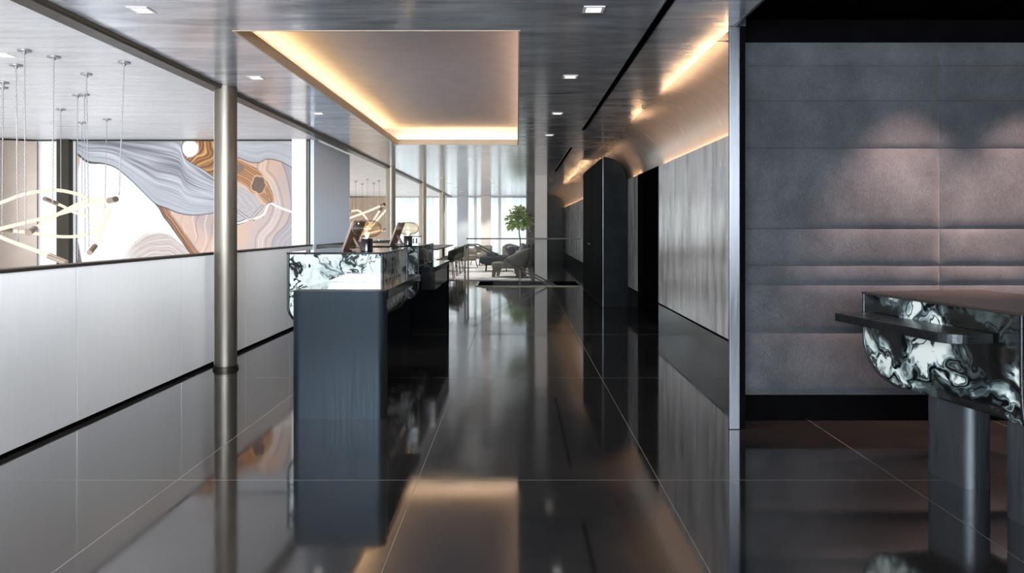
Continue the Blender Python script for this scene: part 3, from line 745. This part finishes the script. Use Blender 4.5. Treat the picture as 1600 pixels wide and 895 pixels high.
    dc = sdist(ctr, X, Y); rf = mix(rf, c(238, 222, 208), 0.7*np.exp(-((dc-3)/0.7)**2)+0.5*np.exp(-(dc/0.5)**2)); rf = mix(rf, c(120, 96, 90), 0.6*np.exp(-((dc-8)/0.6)**2))
    mv = sdist(curve([(440, 252), (448, 275), (453, 300), (455, 325), (447, 350), (430, 368), (424, 390), (424, 440), (470, 440), (470, 250)]), X, Y, True)
    rf = mix(rf, c(158, 150, 155), 1-sm(-1, 1, mv)); rf = mix(rf, c(110, 100, 104), 0.7*np.exp(-(mv/0.7)**2)); rf = mix(rf, c(206, 196, 196), (1-sm(-2, 0, mv))*0.5*lines(mv, 8, 8))
    gb = sdist([(352, 286), (374, 291), (386, 295), (400, 305), (412, 318), (406, 331), (388, 343), (352, 352)], wx, wy, True)
    rf = mix(rf, c(172, 163, 163), 1-sm(-5, 2, gb)); rf = mix(rf, c(215, 208, 206), (1-sm(-1, 1, gb))*0.5*lines(gb, 6, 8))
    lobe = sdist(curve([(352, 238), (372, 249), (388, 257), (402, 264), (413, 276), (421, 290), (427, 304), (428, 315), (421, 321), (411, 313), (403, 304), (393, 300), (384, 290), (368, 282), (352, 280)], 4), X, Y, True)
    ring = np.hypot((X-404)*1.25+(Y-288)*0.25, (Y-288)*0.95-(X-404)*0.2)+(vn(X, Y, 5)-.5)*5
    ang_ = lobe*0.9+(vn(X, Y, 12)-.5)*3
    wood = mix(np.ones_like(col)*c(170, 116, 72), c(112, 74, 48), 0.8*lines(ang_, 3.6, 2))
    wood = mix(wood, c(220, 176, 130), 0.5*lines(ang_+1.2, 8, 6))
    knot = mix(np.ones_like(col)*c(120, 88, 68), c(58, 44, 38), lines(ring, 3.0, 1.2))
    wood = mix(wood, knot, 1-sm(11, 14, ring)); wood = mix(wood, c(226, 190, 150), 0.8*np.exp(-((ring-14.5)/1)**2))
    r2 = np.hypot(X-374, (Y-263)*1.1); wood = mix(wood, mix(np.ones_like(col)*c(150, 122, 104), c(78, 58, 48), lines(r2, 2.6, 1.2)), 1-sm(6, 9, r2))
    rf = mix(rf, wood, 1-sm(-0.8, 0.8, lobe))
    vein = sdist(curve([(352, 352), (374, 348), (388, 343), (400, 341), (412, 335), (417, 324), (423, 318), (434, 323), (447, 328), (462, 333)]), X, Y)
    rf = mix(rf, c(240, 236, 230), 1-sm(1.2, 2.0, vein))
    rf = mix(rf, c(45, 40, 38), np.exp(-((vein-2.0)/0.6)**2)*(X < 424)*(vn(X, Y, 9) > 0.45))
    dk = sdist([(372, 330), (384, 339), (391, 343), (402, 331), (410, 322)], X, Y); rf = mix(rf, c(200, 196, 196), np.exp(-(dk/0.9)**2)); rf = mix(rf, c(60, 52, 50), 0.7*np.exp(-((dk-1.6)/0.5)**2))
    col = mix(col, rf, R)
    # grey veil along the top
    yb = curve([(118, 239), (124, 243), (132, 250), (142, 254), (158, 255), (172, 258), (184, 264), (200, 277), (215, 291), (230, 306), (244, 319), (262, 326), (280, 333), (300, 336), (318, 335), (336, 331), (350, 316), (356, 262), (362, 246), (374, 247), (390, 253), (405, 254), (415, 249), (426, 249), (440, 253), (460, 264)])
    yl = np.interp(X, yb[:, 0], yb[:, 1]); dg = yl-Y
    yt = curve([(110, 212), (250, 214), (272, 215), (282, 222), (287, 240), (293, 250), (305, 258), (320, 267), (336, 278), (352, 287)])
    ytl = np.where(X < 353, np.interp(X, yt[:, 0], yt[:, 1]), 212.0)
    tt = np.clip((Y-ytl)/np.maximum(yl-ytl, 4), 0, 1.2)+(vn(X, Y, 40)-.5)*0.05
    def streak(f, k): return vn(tt*f*6+k*17, X*0.10+Y*0.05+k*31, 6)
    w1 = 0.5*streak(18, 1)+0.3*streak(42, 2)+0.2*streak(90, 3)
    grey = mix(np.ones_like(col)*c(112, 113, 118), c(196, 197, 202), np.clip((w1-0.28)*2.1, 0, 1))
    grey = mix(grey, c(84, 84, 90), 0.55*sm(0.55, 0.15, tt)*sm(300, 150, X)*(0.4+0.8*w1))
    grey = mix(grey, c(170, 172, 178), 0.75*sm(0.55, 0.85, tt)*(X < 352))
    grey = mix(grey, c(206, 207, 210), 0.6*lines(tt*9, 1.0, 14)*sm(230, 280, X)*(X < 352)*sm(0.0, 0.25, tt))
    grey = mix(grey, c(188, 187, 190), 0.7*sm(352, 362, X))
    col = mix(col, grey, sm(-0.6, 0.6, dg))
    lw = 0.75+1.0*sm(170, 130, X); col = mix(col, c(14, 13, 13), np.exp(-(dg/lw)**2)*(0.95-0.4*sm(250, 320, X)))
    # amber stone with white eye at the top of the veil
    am = sdist(curve([(300, 205), (288, 219), (284, 229), (286, 240), (292, 249), (304, 257), (318, 265), (335, 277), (352, 287), (365, 285), (365, 205)]), X, Y, True)
    fa = np.hypot((wx-292)*1.0, (wy-222)*1.3)+0.25*(wx-wy)
    amb = mix(np.ones_like(col)*c(164, 110, 58), c(84, 52, 34), lines(fa, 5.0, 1.3)); amb = mix(amb, c(226, 176, 108), 0.8*lines(fa+1.7, 11, 4))
    eye = np.hypot((X-297)/15, (Y-232)/15); amb = mix(amb, c(232, 230, 228), 1-sm(0.75, 1.0, eye+0.1*(vn(X, Y, 6)-.5)))
    col = mix(col, amb, 1-sm(-0.6, 0.6, am)); col = mix(col, c(50, 44, 42), 0.8*np.exp(-(am/0.6)**2)*(X < 336))
    col = np.clip(col, 0, 1); lin = np.where(col <= 0.04045, col/12.92, ((col+0.055)/1.055)**2.4)
    # mesh: front sheet of the panel with a real edge
    xs_ = (X-CX)*YM/FPX; zs_ = H-(Y-CY)*YM/FPX
    V = np.stack([xs_, np.full_like(xs_, YM), zs_], -1).reshape(-1, 3)
    idx = np.arange(nx*ny).reshape(ny, nx)
    F = np.stack([idx[:-1, :-1], idx[1:, :-1], idx[1:, 1:], idx[:-1, 1:]], -1).reshape(-1, 4)
    me = bpy.data.meshes.new('mural_panel')
    me.vertices.add(len(V)); me.vertices.foreach_set('co', V.ravel().astype(np.float32))
    me.loops.add(F.size); me.loops.foreach_set('vertex_index', F.ravel().astype(np.int32))
    me.polygons.add(len(F)); me.polygons.foreach_set('loop_start', (np.arange(len(F))*4).astype(np.int32))
    me.update(calc_edges=True)
    ca = me.color_attributes.new('marbling', 'FLOAT_COLOR', 'POINT')
    ca.data.foreach_set('color', np.concatenate([lin.reshape(-1, 3), np.ones((len(V), 1))], 1).ravel().astype(np.float32))
    m, t, b = newmat('mural_gloss')
    a = t.nodes.new('ShaderNodeVertexColor'); a.layer_name = 'marbling'
    n1 = noise(t, coords(t, (6, 1, 3)), 14, 5, 0.6)
    hs = t.nodes.new('ShaderNodeMix'); hs.data_type = 'RGBA'; hs.blend_type = 'MULTIPLY'; hs.inputs[0].default_value = 0.25
    t.links.new(a.outputs[0], hs.inputs[6]); t.links.new(ramp(t, n1.outputs[0], [(0.3, 0.75), (0.65, 1.0)]), hs.inputs[7])
    t.links.new(hs.outputs[2], b.inputs['Base Color']); b.inputs['Roughness'].default_value = 0.25
    me.materials.append(m)
    e_ = empty('mural', (0, 0, 0), 0, 'large marbled mural in grey, white and amber on the atrium wall', 'mural')
    o = bpy.data.objects.new('mural_panel', me); C.objects.link(o); o.parent = e_
    bm = nb(); x0, x1 = (px0-CX)*YM/FPX, (px1-CX)*YM/FPX; zt, zb = H-(py0-CY)*YM/FPX, H-(py1-CY)*YM/FPX
    for q in ((x0-0.012, x0, zb, zt), (x1, x1+0.012, zb, zt)): box(bm, q[0], q[1], YM-0.004, YA-0.001, q[2], q[3])
    box(bm, x0, x1, YM+0.004, YA-0.031, zb, zt-0.03); obj('edge_frame', bm, 'dark_bronze', e_)
    # the wall hanging continues below the rail with its plain lower board
mural()
bm = nb(); x0, x1 = -8.6, -7.06
n = 40; fr_ = [(x0+(x1-x0)*i/n, YA-0.05-0.22*math.sin(PI*i/n)) for i in range(n+1)]
prism(bm, fr_+[(x1, YA-0.04), (x0, YA-0.04)], -1.0, ZC-0.03)
M('satin_bronze', (0.17, 0.135, 0.11), 0.34, metal=0.6, vary=0.05)
tag(obj('metal_wall_panel', bm, 'satin_bronze', smooth=True, auto=0.5), 'curved satin bronze wall panel left of the mural', 'wall panel')

# ------------------------------------------------------------------ looping tube chandelier in the atrium
ch = empty('chandelier', (-4.4, 6.2, ZC), 0, 'large chandelier of looping glowing tubes hung in front of the mural', 'chandelier')
def ctube(parent, pts, caps, r=0.0145, name='light_tube'):
    P = spline([at(*p) for p in pts], 10)
    L = [p-parent.location for p in P]
    bm = nb(); tube(bm, L, r, 10); obj(name, bm, 'tube_glow', parent, True)
    for s_ in caps:
        a, b_ = (L[0], L[1]) if s_ == 0 else (L[-1], L[-2])
        d = (a-b_).normalized()
        bm = nb(); tube(bm, [a-d*0.02, a+d*0.12], r*1.55, 14); obj('end_cap', bm, 'cap_bronze', parent, True, auto=0.6)
def chain(parent, x0, y0, x1, y1):
    Y = 1.3*FPX/(CY-y0)
    a = at(x0, y0, Y); a.z = ZC; b_ = at(x1, y1, Y); a -= parent.location; b_ -= parent.location
    bm = nb(); lathe(bm, [(0.045, -0.012), (0.045, -0.001)], 20, Matrix.Translation((a.x, a.y, 0))); lathe(bm, [(0.012, -0.03), (0.012, -0.0125)], 12, Matrix.Translation((a.x, a.y, 0)))
    obj('canopy', bm, 'chain_steel', parent, True, auto=0.6)
    bm = nb(); n = 70; pts = [a.lerp(b_, i/n)+Vector((0.0028*(1 if i % 2 else -1), 0, -0.012)) for i in range(n+1)]
    tube(bm, pts, 0.0042, 5); obj('chain', bm, 'chain_steel', parent, True)
ctube(ch, [(172, 313, 5.5), (140, 320, 5.8), (104, 331, 6.0), (70, 340, 5.9), (30, 350, 5.6), (-20, 362, 5.2), (-90, 372, 4.7)], [0])
ctube(ch, [(-40, 330, 5.6), (0, 317, 5.7), (40, 303, 5.8), (85, 297, 6.0), (120, 303, 6.3), (148, 314, 6.5), (163, 330, 6.6), (164, 348, 6.5), (158, 366, 6.3), (150, 382, 6.1), (147, 386, 6.05)], [1])
ctube(ch, [(53, 358, 5.2), (75, 344, 5.5), (105, 327, 5.9), (135, 314, 6.4), (160, 312, 6.8), (170, 324, 7.0), (166, 345, 7.0), (150, 361, 6.9), (120, 369, 6.7), (85, 369, 6.4), (50, 364, 6.2), (14, 360, 6.0)], [0, 1])
ctube(ch, [(86, 317, 6.2), (100, 323, 6.3), (112, 330, 6.4), (140, 340, 6.9), (158, 352, 7.3)], [0], 0.012)
ctube(ch, [(80, 401, 5.3), (55, 391, 5.3), (25, 380, 5.4), (0, 370, 5.5), (-40, 352, 5.7), (-80, 330, 5.9)], [0])
for q in ((194, 97, 186, 302), (84, 88, 82, 315), (38, 78, 40, 358), (25, 101, 28, 378), (135, 115, 139, 384), (121, 148, 121, 404), (132, 147, 133, 392), (95, 170, 95, 300), (128, 191, 128, 312), (167, 186, 163, 350), (5, 128, 3, 372), (4, 136, 4, 318)):
    chain(ch, *q)
ch2 = empty('chandelier', (-4.6, 20.0, ZC), 0, 'distant tube chandelier glimpsed behind the second lamp, in front of the slat screen', 'chandelier')
for p in ([(596, 321, 19.5), (575, 330, 19.8), (548, 340, 20.2), (520, 350, 20.6)], [(604, 327, 20.5), (590, 343, 20.4), (582, 352, 20.2), (560, 372, 20)], [(548, 330, 21), (560, 329, 21), (570, 338, 21), (580, 352, 21)], [(600, 359, 19), (590, 361, 19.2), (570, 366, 19.5)], [(594, 328, 21), (584, 343, 21), (570, 360, 20.6)]):
    ctube(ch2, p, [0], 0.028)
for q in ((556, 283, 556, 330), (566, 287, 566, 338), (574, 280, 574, 330), (584, 286, 584, 346), (592, 282, 594, 322)):
    chain(ch2, *q)
bm = nb()
for k in range(46):
    x = -7.9+k*0.062; box(bm, x, x+0.034, 28.80, 28.86, -1.0, ZC-0.06)
box(bm, -7.9, -5.05, 28.87, 28.9, -1.0, ZC-0.06)
tag(obj('slat_screen', bm, 'slat_tan'), 'tan vertical slat screen on the distant atrium wall behind the small chandelier', 'screen')

# ------------------------------------------------------------------ downlights and slot diffusers
def downlight(x, y, label, power=70):
    e_ = empty('downlight', (x, y, ZC), 0, label, 'downlight', 'square recessed ceiling downlights')
    bm = nb(); o_, i_ = 0.062, 0.046
    for (a, b_, c, d) in ((-o_, o_, -o_, -i_), (-o_, o_, i_, o_), (-o_, -i_, -i_, i_), (i_, o_, -i_, i_)): box(bm, a, b_, c, d, -0.004, -0.0005)
    obj('frame', bm, 'white_paint', e_)
    bm = nb(); box(bm, -i_, i_, -i_, i_, -0.0025, -0.0005); obj('lens', bm, 'downlight_glow', e_)
    spot('downlight_beam', (0, 0, -0.02), (0, 0, 0), power, 1.55, 0.5, (1.0, 0.95, 0.89), 0.04, e_)
    return e_
for x, y, l in ((0.455, 4.19, 'downlight nearest the camera on the right of the lit recess'), (0.457, 6.06, 'second downlight from the camera right of the recess'), (0.457, 8.0, 'third downlight from the camera right of the recess'), (0.45, 9.86, 'farthest downlight right of the recess, near its far corner'),
                (-2.24, 2.3, 'added downlight out of view at the near end of the left row, brightening the balustrade'), (-2.24, 4.2, 'downlight nearest the camera on the left beside the dark header'), (-2.26, 6.1, 'downlight left of the recess just right of the large column'), (-2.26, 8.0, 'downlight left of the recess above the grey blue wall'), (-3.86, 5.3, 'downlight in the atrium ceiling among the chandelier canopies')):  # first left one is added out of view to light the balustrade
    downlight(x, y, l, 150 if x < -2 and x > -3 else 60)
for r_, row in enumerate(('first', 'second', 'third', 'fourth', 'fifth')):  # lounge lamps added to brighten the carpet and furniture
    for x, side in ((-2.0, 'left'), (-0.7, 'right')):
        downlight(x, 18.3+2.3*r_, 'added lounge downlight brightening the carpet, %s row from the stair, %s one' % (row, side), 130)
for y0, y1, l in ((2.5, 9.35, 'long black slot diffuser in the ceiling along the cove, nearer one'), (11.4, 16.2, 'shorter black slot diffuser farther down the ceiling')):
    e_ = empty('slot_diffuser', (0.875, y0, ZC), 0, l, 'air diffuser', 'black slot diffusers in the ceiling')
    bm = nb(); box(bm, -0.022, 0.022, 0, y1-y0, -0.003, -0.0005); obj('slot', bm, 'black_matte', e_)
    bm = nb(); box(bm, -0.026, -0.0225, 0, y1-y0, -0.005, -0.0005); box(bm, 0.0225, 0.026, 0, y1-y0, -0.005, -0.0005); obj('frame', bm, 'dark_steel', e_)
# two warm spots on the alcove ceiling over the fabric wall
for k, (x, l) in enumerate(((2.6, 'small warm spotlight in the black alcove ceiling, left one'), (3.4, 'small warm spotlight in the black alcove ceiling, right one'))):
    e_ = empty('alcove_spotlight', (x, 4.22, 2.72), 0, l, 'spotlight', 'spotlights over the fabric wall')
    bm = nb(); lathe(bm, [(0.03, -0.05), (0.036, -0.05), (0.036, -0.0005)], 20); obj('housing', bm, 'black_matte', e_, True, auto=0.6)
    spot('spot_beam', (0, 0, -0.06), (math.radians(9), 0, 0), 480, 1.15, 1.0, (1.0, 0.64, 0.54), 0.03, e_)

# ------------------------------------------------------------------ stair rail, glass guard and steps
gg = empty('glass_guard', (0, 15.66, 0), 0, 'clear glass guard with slim bronze top rail in front of the stair', 'guard')
for a, b_ in ((-0.93, 0.24), (0.25, 1.40)):
    bm = nb(); box(bm, a, b_, -0.006, 0.006, 0.0, 1.045); obj('glass_panel', bm, 'clear_glass', gg)
bm = nb(); box(bm, -1.13, 1.412, -0.018, 0.018, 1.046, 1.075); obj('top_rail', bm, 'rail_bronze', gg, bev=0.004)
bm = nb(); box(bm, -0.93, 1.40, -0.02, -0.0065, 0.0, 0.02); obj('shoe', bm, 'dark_bronze', gg)
hr = empty('stair_handrail', (0, 0, 0), 0, 'flat bronze handrail loop sloping down into the stair opening', 'handrail')
def flat(bm, pts, w, t):
    rings = []; P = [Vector(p) for p in pts]
    for i, p in enumerate(P):
        d = (P[min(i+1, len(P)-1)]-P[max(i-1, 0)]).normalized(); n_ = d.cross(Vector((0, 1, 0))).normalized()
        rings.append([bm.verts.new(p+Vector((0, sy*w/2, 0))+n_*sz*t/2) for sy, sz in ((-1, -1), (1, -1), (1, 1), (-1, 1))])
    for a, b_ in zip(rings, rings[1:]):
        for k in range(4): bm.faces.new((a[k], a[(k+1) % 4], b_[(k+1) % 4], b_[k]))
    bm.faces.new(rings[0][::-1]); bm.faces.new(rings[-1])
for y, xt in ((15.80, -1.17), (17.12, -1.19)):
    bm = nb(); flat(bm, [(xt, y, 0.90), (-0.95, y, 0.90), (0.75, y, 0.0), (1.2, y, -0.235)], 0.05, 0.03); obj('rail', bm, 'rail_bronze', hr)
    bm = nb(); box(bm, xt-0.02, xt+0.02, y-0.012, y+0.012, 0.0, 0.886); obj('post', bm, 'dark_bronze', hr)
    bm = nb(); box(bm, 0.045, 0.075, y-0.012, y+0.012, -0.62, 0.352); obj('post', bm, 'dark_bronze', hr)
bm = nb(); box(bm, -1.20, -1.155, 15.826, 17.094, 0.886, 0.914); obj('cross_rail', bm, 'rail_bronze', hr)
stair = empty('staircase', (0, 0, 0), 0, 'dark stair descending to the right inside the floor opening', 'stairs')
for k in range(8):
    bm = nb(); x0 = -0.86+k*0.28; box(bm, x0, x0+0.285, 15.75, 17.17, -2.39, -0.17*(k+1)); obj('step', bm, 'door_black', stair)

# ------------------------------------------------------------------ lounge beyond
bm = nb(); box(bm, -2.6, 0.34, 17.45, 28.6, 0.0005, 0.019); tag(obj('carpet', bm, 'carpet_wool'), 'pale wool carpet with dark brush strokes in the lounge', 'carpet')
ac = empty('armchair', (-0.13, 18.35, 0.019), math.radians(-14), 'grey tweed armchair with curved back on tapered legs, behind the stair rail', 'armchair')
def shell(bm, r0, r1, a0, a1, zb, zf, n=26, m=6):
    """curved back wall facing -x; zf(t) gives the height of the rim"""
    rings = []
    for i in range(n+1):
        t_ = i/n; a = a0+(a1-a0)*t_; c, s_ = math.cos(a), math.sin(a); zt = zf(abs(2*t_-1)); lean = 0.10*max(0, c)
        ring = []
        for (rr, z, le) in ((r0, zb, 0), (r0, (zb+zt)/2, lean*0.5), (r0+0.01, zt-0.02, lean), ((r0+r1)/2, zt, lean), (r1, zt-0.025, lean), (r1+0.01, (zb+zt)/2, lean*0.5), (r1-0.03, zb, 0)):
            ring.append(bm.verts.new((rr*c+le, rr*s_*1.02, z)))
        rings.append(ring)
    for a, b_ in zip(rings, rings[1:]):
        for k in range(7): bm.faces.new((a[k], a[(k+1) % 7], b_[(k+1) % 7], b_[k]))
    bm.faces.new(rings[0][::-1]); bm.faces.new(rings[-1])
bm = nb(); shell(bm, 0.29, 0.40, math.radians(-118), math.radians(118), 0.24, lambda q: 0.77-0.34*q**1.7); obj('backrest', bm, 'grey_tweed', ac, True)
bm = nb(); pad(bm, -0.50, 0.285, -0.285, 0.285, 0.235, 0.40, 0.28); obj('seat', bm, 'grey_tweed', ac, True)
bm = nb(); pad(bm, 0.10, 0.27, -0.21, 0.21, 0.405, 0.70, 0.5, mtx=None); obj('back_cushion', bm, 'cushion_grey', ac, True)
for (x, y, w0, w1, dx) in ((-0.40, -0.22, 0.06, 0.035, -0.05), (-0.40, 0.22, 0.06, 0.035, -0.05), (0.20, -0.24, 0.085, 0.06, 0.06), (0.20, 0.24, 0.085, 0.06, 0.06)):
    bm = nb(); lo = [bm.verts.new((x+dx+sx*w1, y+sy*w1*0.6, 0)) for sx, sy in ((-1, -1), (1, -1), (1, 1), (-1, 1))]; hi = [bm.verts.new((x+sx*w0, y+sy*w0*0.6, 0.25)) for sx, sy in ((-1, -1), (1, -1), (1, 1), (-1, 1))]
    bm.faces.new(lo[::-1]); bm.faces.new(hi)
    for k in range(4): bm.faces.new((lo[k], lo[(k+1) % 4], hi[(k+1) % 4], hi[k]))
    obj('leg', bm, 'walnut', ac)
dup(ac, (-0.05, 22.6, 0.019), math.radians(118), 'second tweed armchair, mostly hidden behind the nearer one')
# dark daybed and cushions
db = empty('daybed', (-0.55, 20.9, 0.019), 0, 'dark blue grey daybed on thin legs left of the armchair', 'daybed')
bm = nb(); pad(bm, -0.56, 0.36, -0.35, 0.35, 0.20, 0.48, 0.45); obj('mattress', bm, 'dark_cloth', db, True)
bm = nb(); pad(bm, -0.36, 0.0, -0.32, -0.05, 0.40, 0.56, 0.6); obj('bolster', bm, 'dark_cloth', db, True)
bm = nb(); box(bm, -0.40, 0.26, -0.25, 0.25, 0.185, 0.21); obj('frame', bm, 'black_matte', db)
for sx in (-0.36, 0.22):
    for sy in (-0.22, 0.22):
        bm = nb(); tube(bm, [(sx, sy, 0.19), (sx*1.05, sy*1.05, 0.0)], 0.012, 8); obj('leg', bm, 'black_matte', db, True)
sf = empty('lounge_chair', (0.28, 19.9, 0.019), math.radians(-15), 'dark lounge chair at the right, half behind the pale pillar', 'armchair')
bm = nb(); pad(bm, -0.36, 0.30, -0.34, 0.34, 0.20, 0.40, 0.35); obj('seat', bm, 'dark_cloth', sf, True)
bm = nb(); pad(bm, 0.20, 0.40, -0.34, 0.34, 0.34, 0.86, 0.4); obj('backrest', bm, 'dark_cloth', sf, True)
for sx in (-0.28, 0.28):
    for sy in (-0.26, 0.26):
        bm = nb(); tube(bm, [(sx, sy, 0.24), (sx, sy, 0.0)], 0.018, 8); obj('leg', bm, 'black_matte', sf, True)
for k, (x, y, rz, l) in enumerate(((0.12, 19.72, 0.1, 'grey cushion leaning on the dark lounge chair, left one'), (0.26, 20.20, -0.2, 'grey cushion leaning on the dark lounge chair, right one'))):
    bm = nb(); pad(bm, -0.07, 0.07, -0.20, 0.20, -0.20, 0.20, 0.5, mtx=Matrix.Rotation(0.3, 4, 'Y') @ Matrix.Rotation(0.3*(1-2*k), 4, 'X'))
    o = tag(obj('cushion', bm, 'cushion_grey', smooth=True, loc=(x, y, 0.66)), l, 'cushion', 'grey cushions on the lounge chair'); o.rotation_euler = (0, 0, rz)
# fig tree
ft = empty('fig_tree', (0.09, 24.6, 0.019), 0, 'leafy green fiddle leaf fig tree by the bright window', 'plant')
bm = nb(); lathe(bm, [(0.0, 0.0), (0.20, 0.0), (0.235, 0.03), (0.25, 0.44), (0.235, 0.45), (0.225, 0.42), (0.0, 0.41)], 28, cap=False); obj('pot', bm, 'planter_grey', ft, True, auto=0.6)
bm = nb(); lathe(bm, [(0.222, 0.411), (0.10, 0.425), (0.0, 0.43)], 20, cap=False); obj('soil', bm, 'soil', ft, True)
bm = nb(); tube(bm, spline([(0, 0, 0.42), (0.02, 0, 0.8), (-0.02, 0.01, 1.12), (0.0, 0, 1.3)], 5), 0.026, 8, 0.018)
tips = []
for k in range(11):
    a = 2*PI*k/11+0.3*rnd.random(); q = Vector((0.3*math.cos(a)*(0.5+0.5*rnd.random()), 0.3*math.sin(a)*(0.5+0.5*rnd.random()), 1.45+0.45*rnd.random()))
    tube(bm, [(0, 0, 1.22+0.06*rnd.random()), (q.x*0.5, q.y*0.5, 1.36), q], 0.011, 6, 0.005); tips.append(q)
obj('trunk', bm, 'bark', ft, True)
bm = nb(); rnd.seed(21)
def leaf(bm, p, d, L, w):
    d = d.normalized(); s_ = d.cross(Vector((0, 0, 1)))
    if s_.length < 0.05: s_ = Vector((1, 0, 0))
    s_.normalize(); n_ = s_.cross(d); prev = None
    s_ = s_*math.cos(rnd.uniform(-.7, .7))+n_*math.sin(rnd.uniform(-.7, .7)); n_ = s_.cross(d)
    for i in range(7):
        u = i/6; ww = w*(0.10+0.9*math.sin(PI*min(1, u**1.25*0.93+0.03)))*(1 if u < 1 else 0.2); c = p+d*L*u-Vector((0, 0, 1))*0.35*L*u*u
        row = [bm.verts.new(c-s_*ww+n_*ww*0.3), bm.verts.new(c), bm.verts.new(c+s_*ww+n_*ww*0.3)]
        if prev:
            bm.faces.new((prev[0], prev[1], row[1], row[0])); bm.faces.new((prev[1], prev[2], row[2], row[1]))
        prev = row
for k in range(380):
    th = rnd.uniform(0, 2*PI); u = rnd.uniform(-0.75, 1); rr = math.sqrt(1-u*u)
    dr = Vector((rr*math.cos(th), rr*math.sin(th), u)); q = rnd.uniform(0.12, 0.85)
    p = Vector((0, 0, 1.58))+Vector((dr.x*0.47, dr.y*0.47, dr.z*0.56-0.05))*q
    leaf(bm, p, dr+Vector((0, 0, 0.35)), rnd.uniform(0.15, 0.24), rnd.uniform(0.05, 0.075))
obj('foliage', bm, 'leaf_green', ft, True)
# dining table, black chairs, tub chairs
dt = empty('dining_table', (-2.22, 19.6, 0.019), 0, 'long dark dining table along the atrium edge', 'table')
bm = nb(); box(bm, -0.33, 0.25, -2.2, 2.2, 0.73, 0.765); obj('tabletop', bm, 'dark_wood', dt, bev=0.004)
for y in (-1.9, 1.9):
    bm = nb(); box(bm, -0.06, 0.0, y-0.05, y+0.05, 0.0, 0.729); obj('leg', bm, 'chair_black', dt)
def dchair(loc, label):
    e_ = empty('dining_chair', loc, 0, label, 'chair', 'black chairs along the dining table')
    bm = nb(); pad(bm, -0.23, 0.22, -0.23, 0.23, 0.42, 0.50, 0.3); obj('seat', bm, 'chair_black', e_, True)
    bm = nb(); shell(bm, 0.215, 0.25, math.radians(-75), math.radians(75), 0.47, lambda q: 0.80-0.1*q*q, 16); obj('backrest', bm, 'chair_black', e_, True)
    for sx in (-0.19, 0.19):
        for sy in (-0.19, 0.19):
            bm = nb(); tube(bm, [(sx*0.85, sy*0.85, 0.43), (sx*1.1, sy*1.1, 0.0)], 0.012, 8); obj('leg', bm, 'chair_black', e_, True)
    return e_
c0 = dchair((-1.80, 17.75, 0.019), 'black dining chair nearest the desks at the long table')
for y, l in ((18.75, 'black dining chair second from the desks'), (19.75, 'black dining chair third from the desks'), (20.75, 'black dining chair farthest from the desks')): dup(c0, (-1.80, y, 0.019), 0, l)
tb = empty('tub_chair', (-1.62, 22.6, 0.021), math.radians(150), 'tan tub chair on thin black legs beyond the dining chairs', 'armchair')
bm = nb(); pad(bm, -0.30, 0.27, -0.27, 0.27, 0.27, 0.42, 0.35); obj('seat', bm, 'tan_cloth', tb, True)
bm = nb(); shell(bm, 0.27, 0.34, math.radians(-125), math.radians(125), 0.22, lambda q: 0.68-0.1*q*q, 22); obj('backrest', bm, 'tan_cloth', tb, True)
for sx in (-0.2, 0.2):
    for sy in (-0.2, 0.2):
        bm = nb(); tube(bm, [(sx, sy, 0.28), (sx*1.25, sy*1.25, 0.0)], 0.012, 8); obj('leg', bm, 'black_matte', tb, True)
dup(tb, (-1.25, 24.2, 0.021), math.radians(40), 'tan tub chair farther back, near the end window')
# sheer curtains in front of the far windows
for i, (x0, x1, l) in enumerate(((-5.0, -4.05, 'white sheer curtain at the far left window behind the atrium columns'), (-3.9, -2.85, 'white sheer curtain at the far window left of the last column'), (-2.75, -1.75, 'white sheer curtain at the end window, leftmost stretch beyond the tables'), (-1.60, -0.75, 'white sheer curtain in the middle of the end window'), (-0.65, 0.33, 'white sheer curtain behind the fig tree'))):
    bm = nb(); n = int((x1-x0)/0.02); pts = []
    lo, hi = [], []
    for k in range(n+1):
        x = x0+(x1-x0)*k/n; y = 28.85+0.025*math.sin(x*26)+0.012*math.sin(x*61+1)
        lo.append(bm.verts.new((x, y, 0.02))); hi.append(bm.verts.new((x, y, ZC-0.03)))
    for k in range(n): bm.faces.new((lo[k], lo[k+1], hi[k+1], hi[k]))
    tag(obj('sheer_curtain', bm, 'sheer_white', smooth=True), l, 'curtain', 'sheer curtains on the end windows')
# pale beige column in the end window
bm = nb(); box(bm, -1.45, -1.06, 28.2, 28.6, 0.015, ZC-0.001); struct('trim_11', bm, 'pillar_paint', bev=0.005)
bm = nb(); box(bm, -2.42, -1.98, 28.35, 28.65, 0.015, ZC-0.001); struct('trim_12', bm, 'blue_grey', bev=0.005)
# street and buildings outside
bm = nb(); box(bm, -40, 40, 29.4, 90, -4.6, -4.5); struct('ground', bm, 'asphalt')
for k, (x0, x1, y, h, l) in enumerate(((-16, -5.5, 52, 12, 'pale office block across the street, left one'), (-5.0, 3.5, 48, 10.5, 'pale office block across the street, middle one'), (4.0, 14, 55, 13, 'pale office block across the street, right one'))):
    b0 = empty('building', ((x0+x1)/2, y, -4.5), 0, l, 'building', 'pale office blocks outside the end window'); w_ = (x1-x0)/2
    bm = nb(); box(bm, -w_, w_, 0.3, 8, 0, h); obj('wall', bm, 'facade_pale', b0)
    bm = nb(); nxw = int(w_*2/1.4)
    for r_ in range(int(h/2.2)):
        for c_ in range(nxw):
            xx = -w_+0.5+c_*1.4; box(bm, xx, xx+0.85, 0.22, 0.299, 0.8+r_*2.2, 2.2+r_*2.2)
    obj('windows', bm, 'facade_glass', b0)
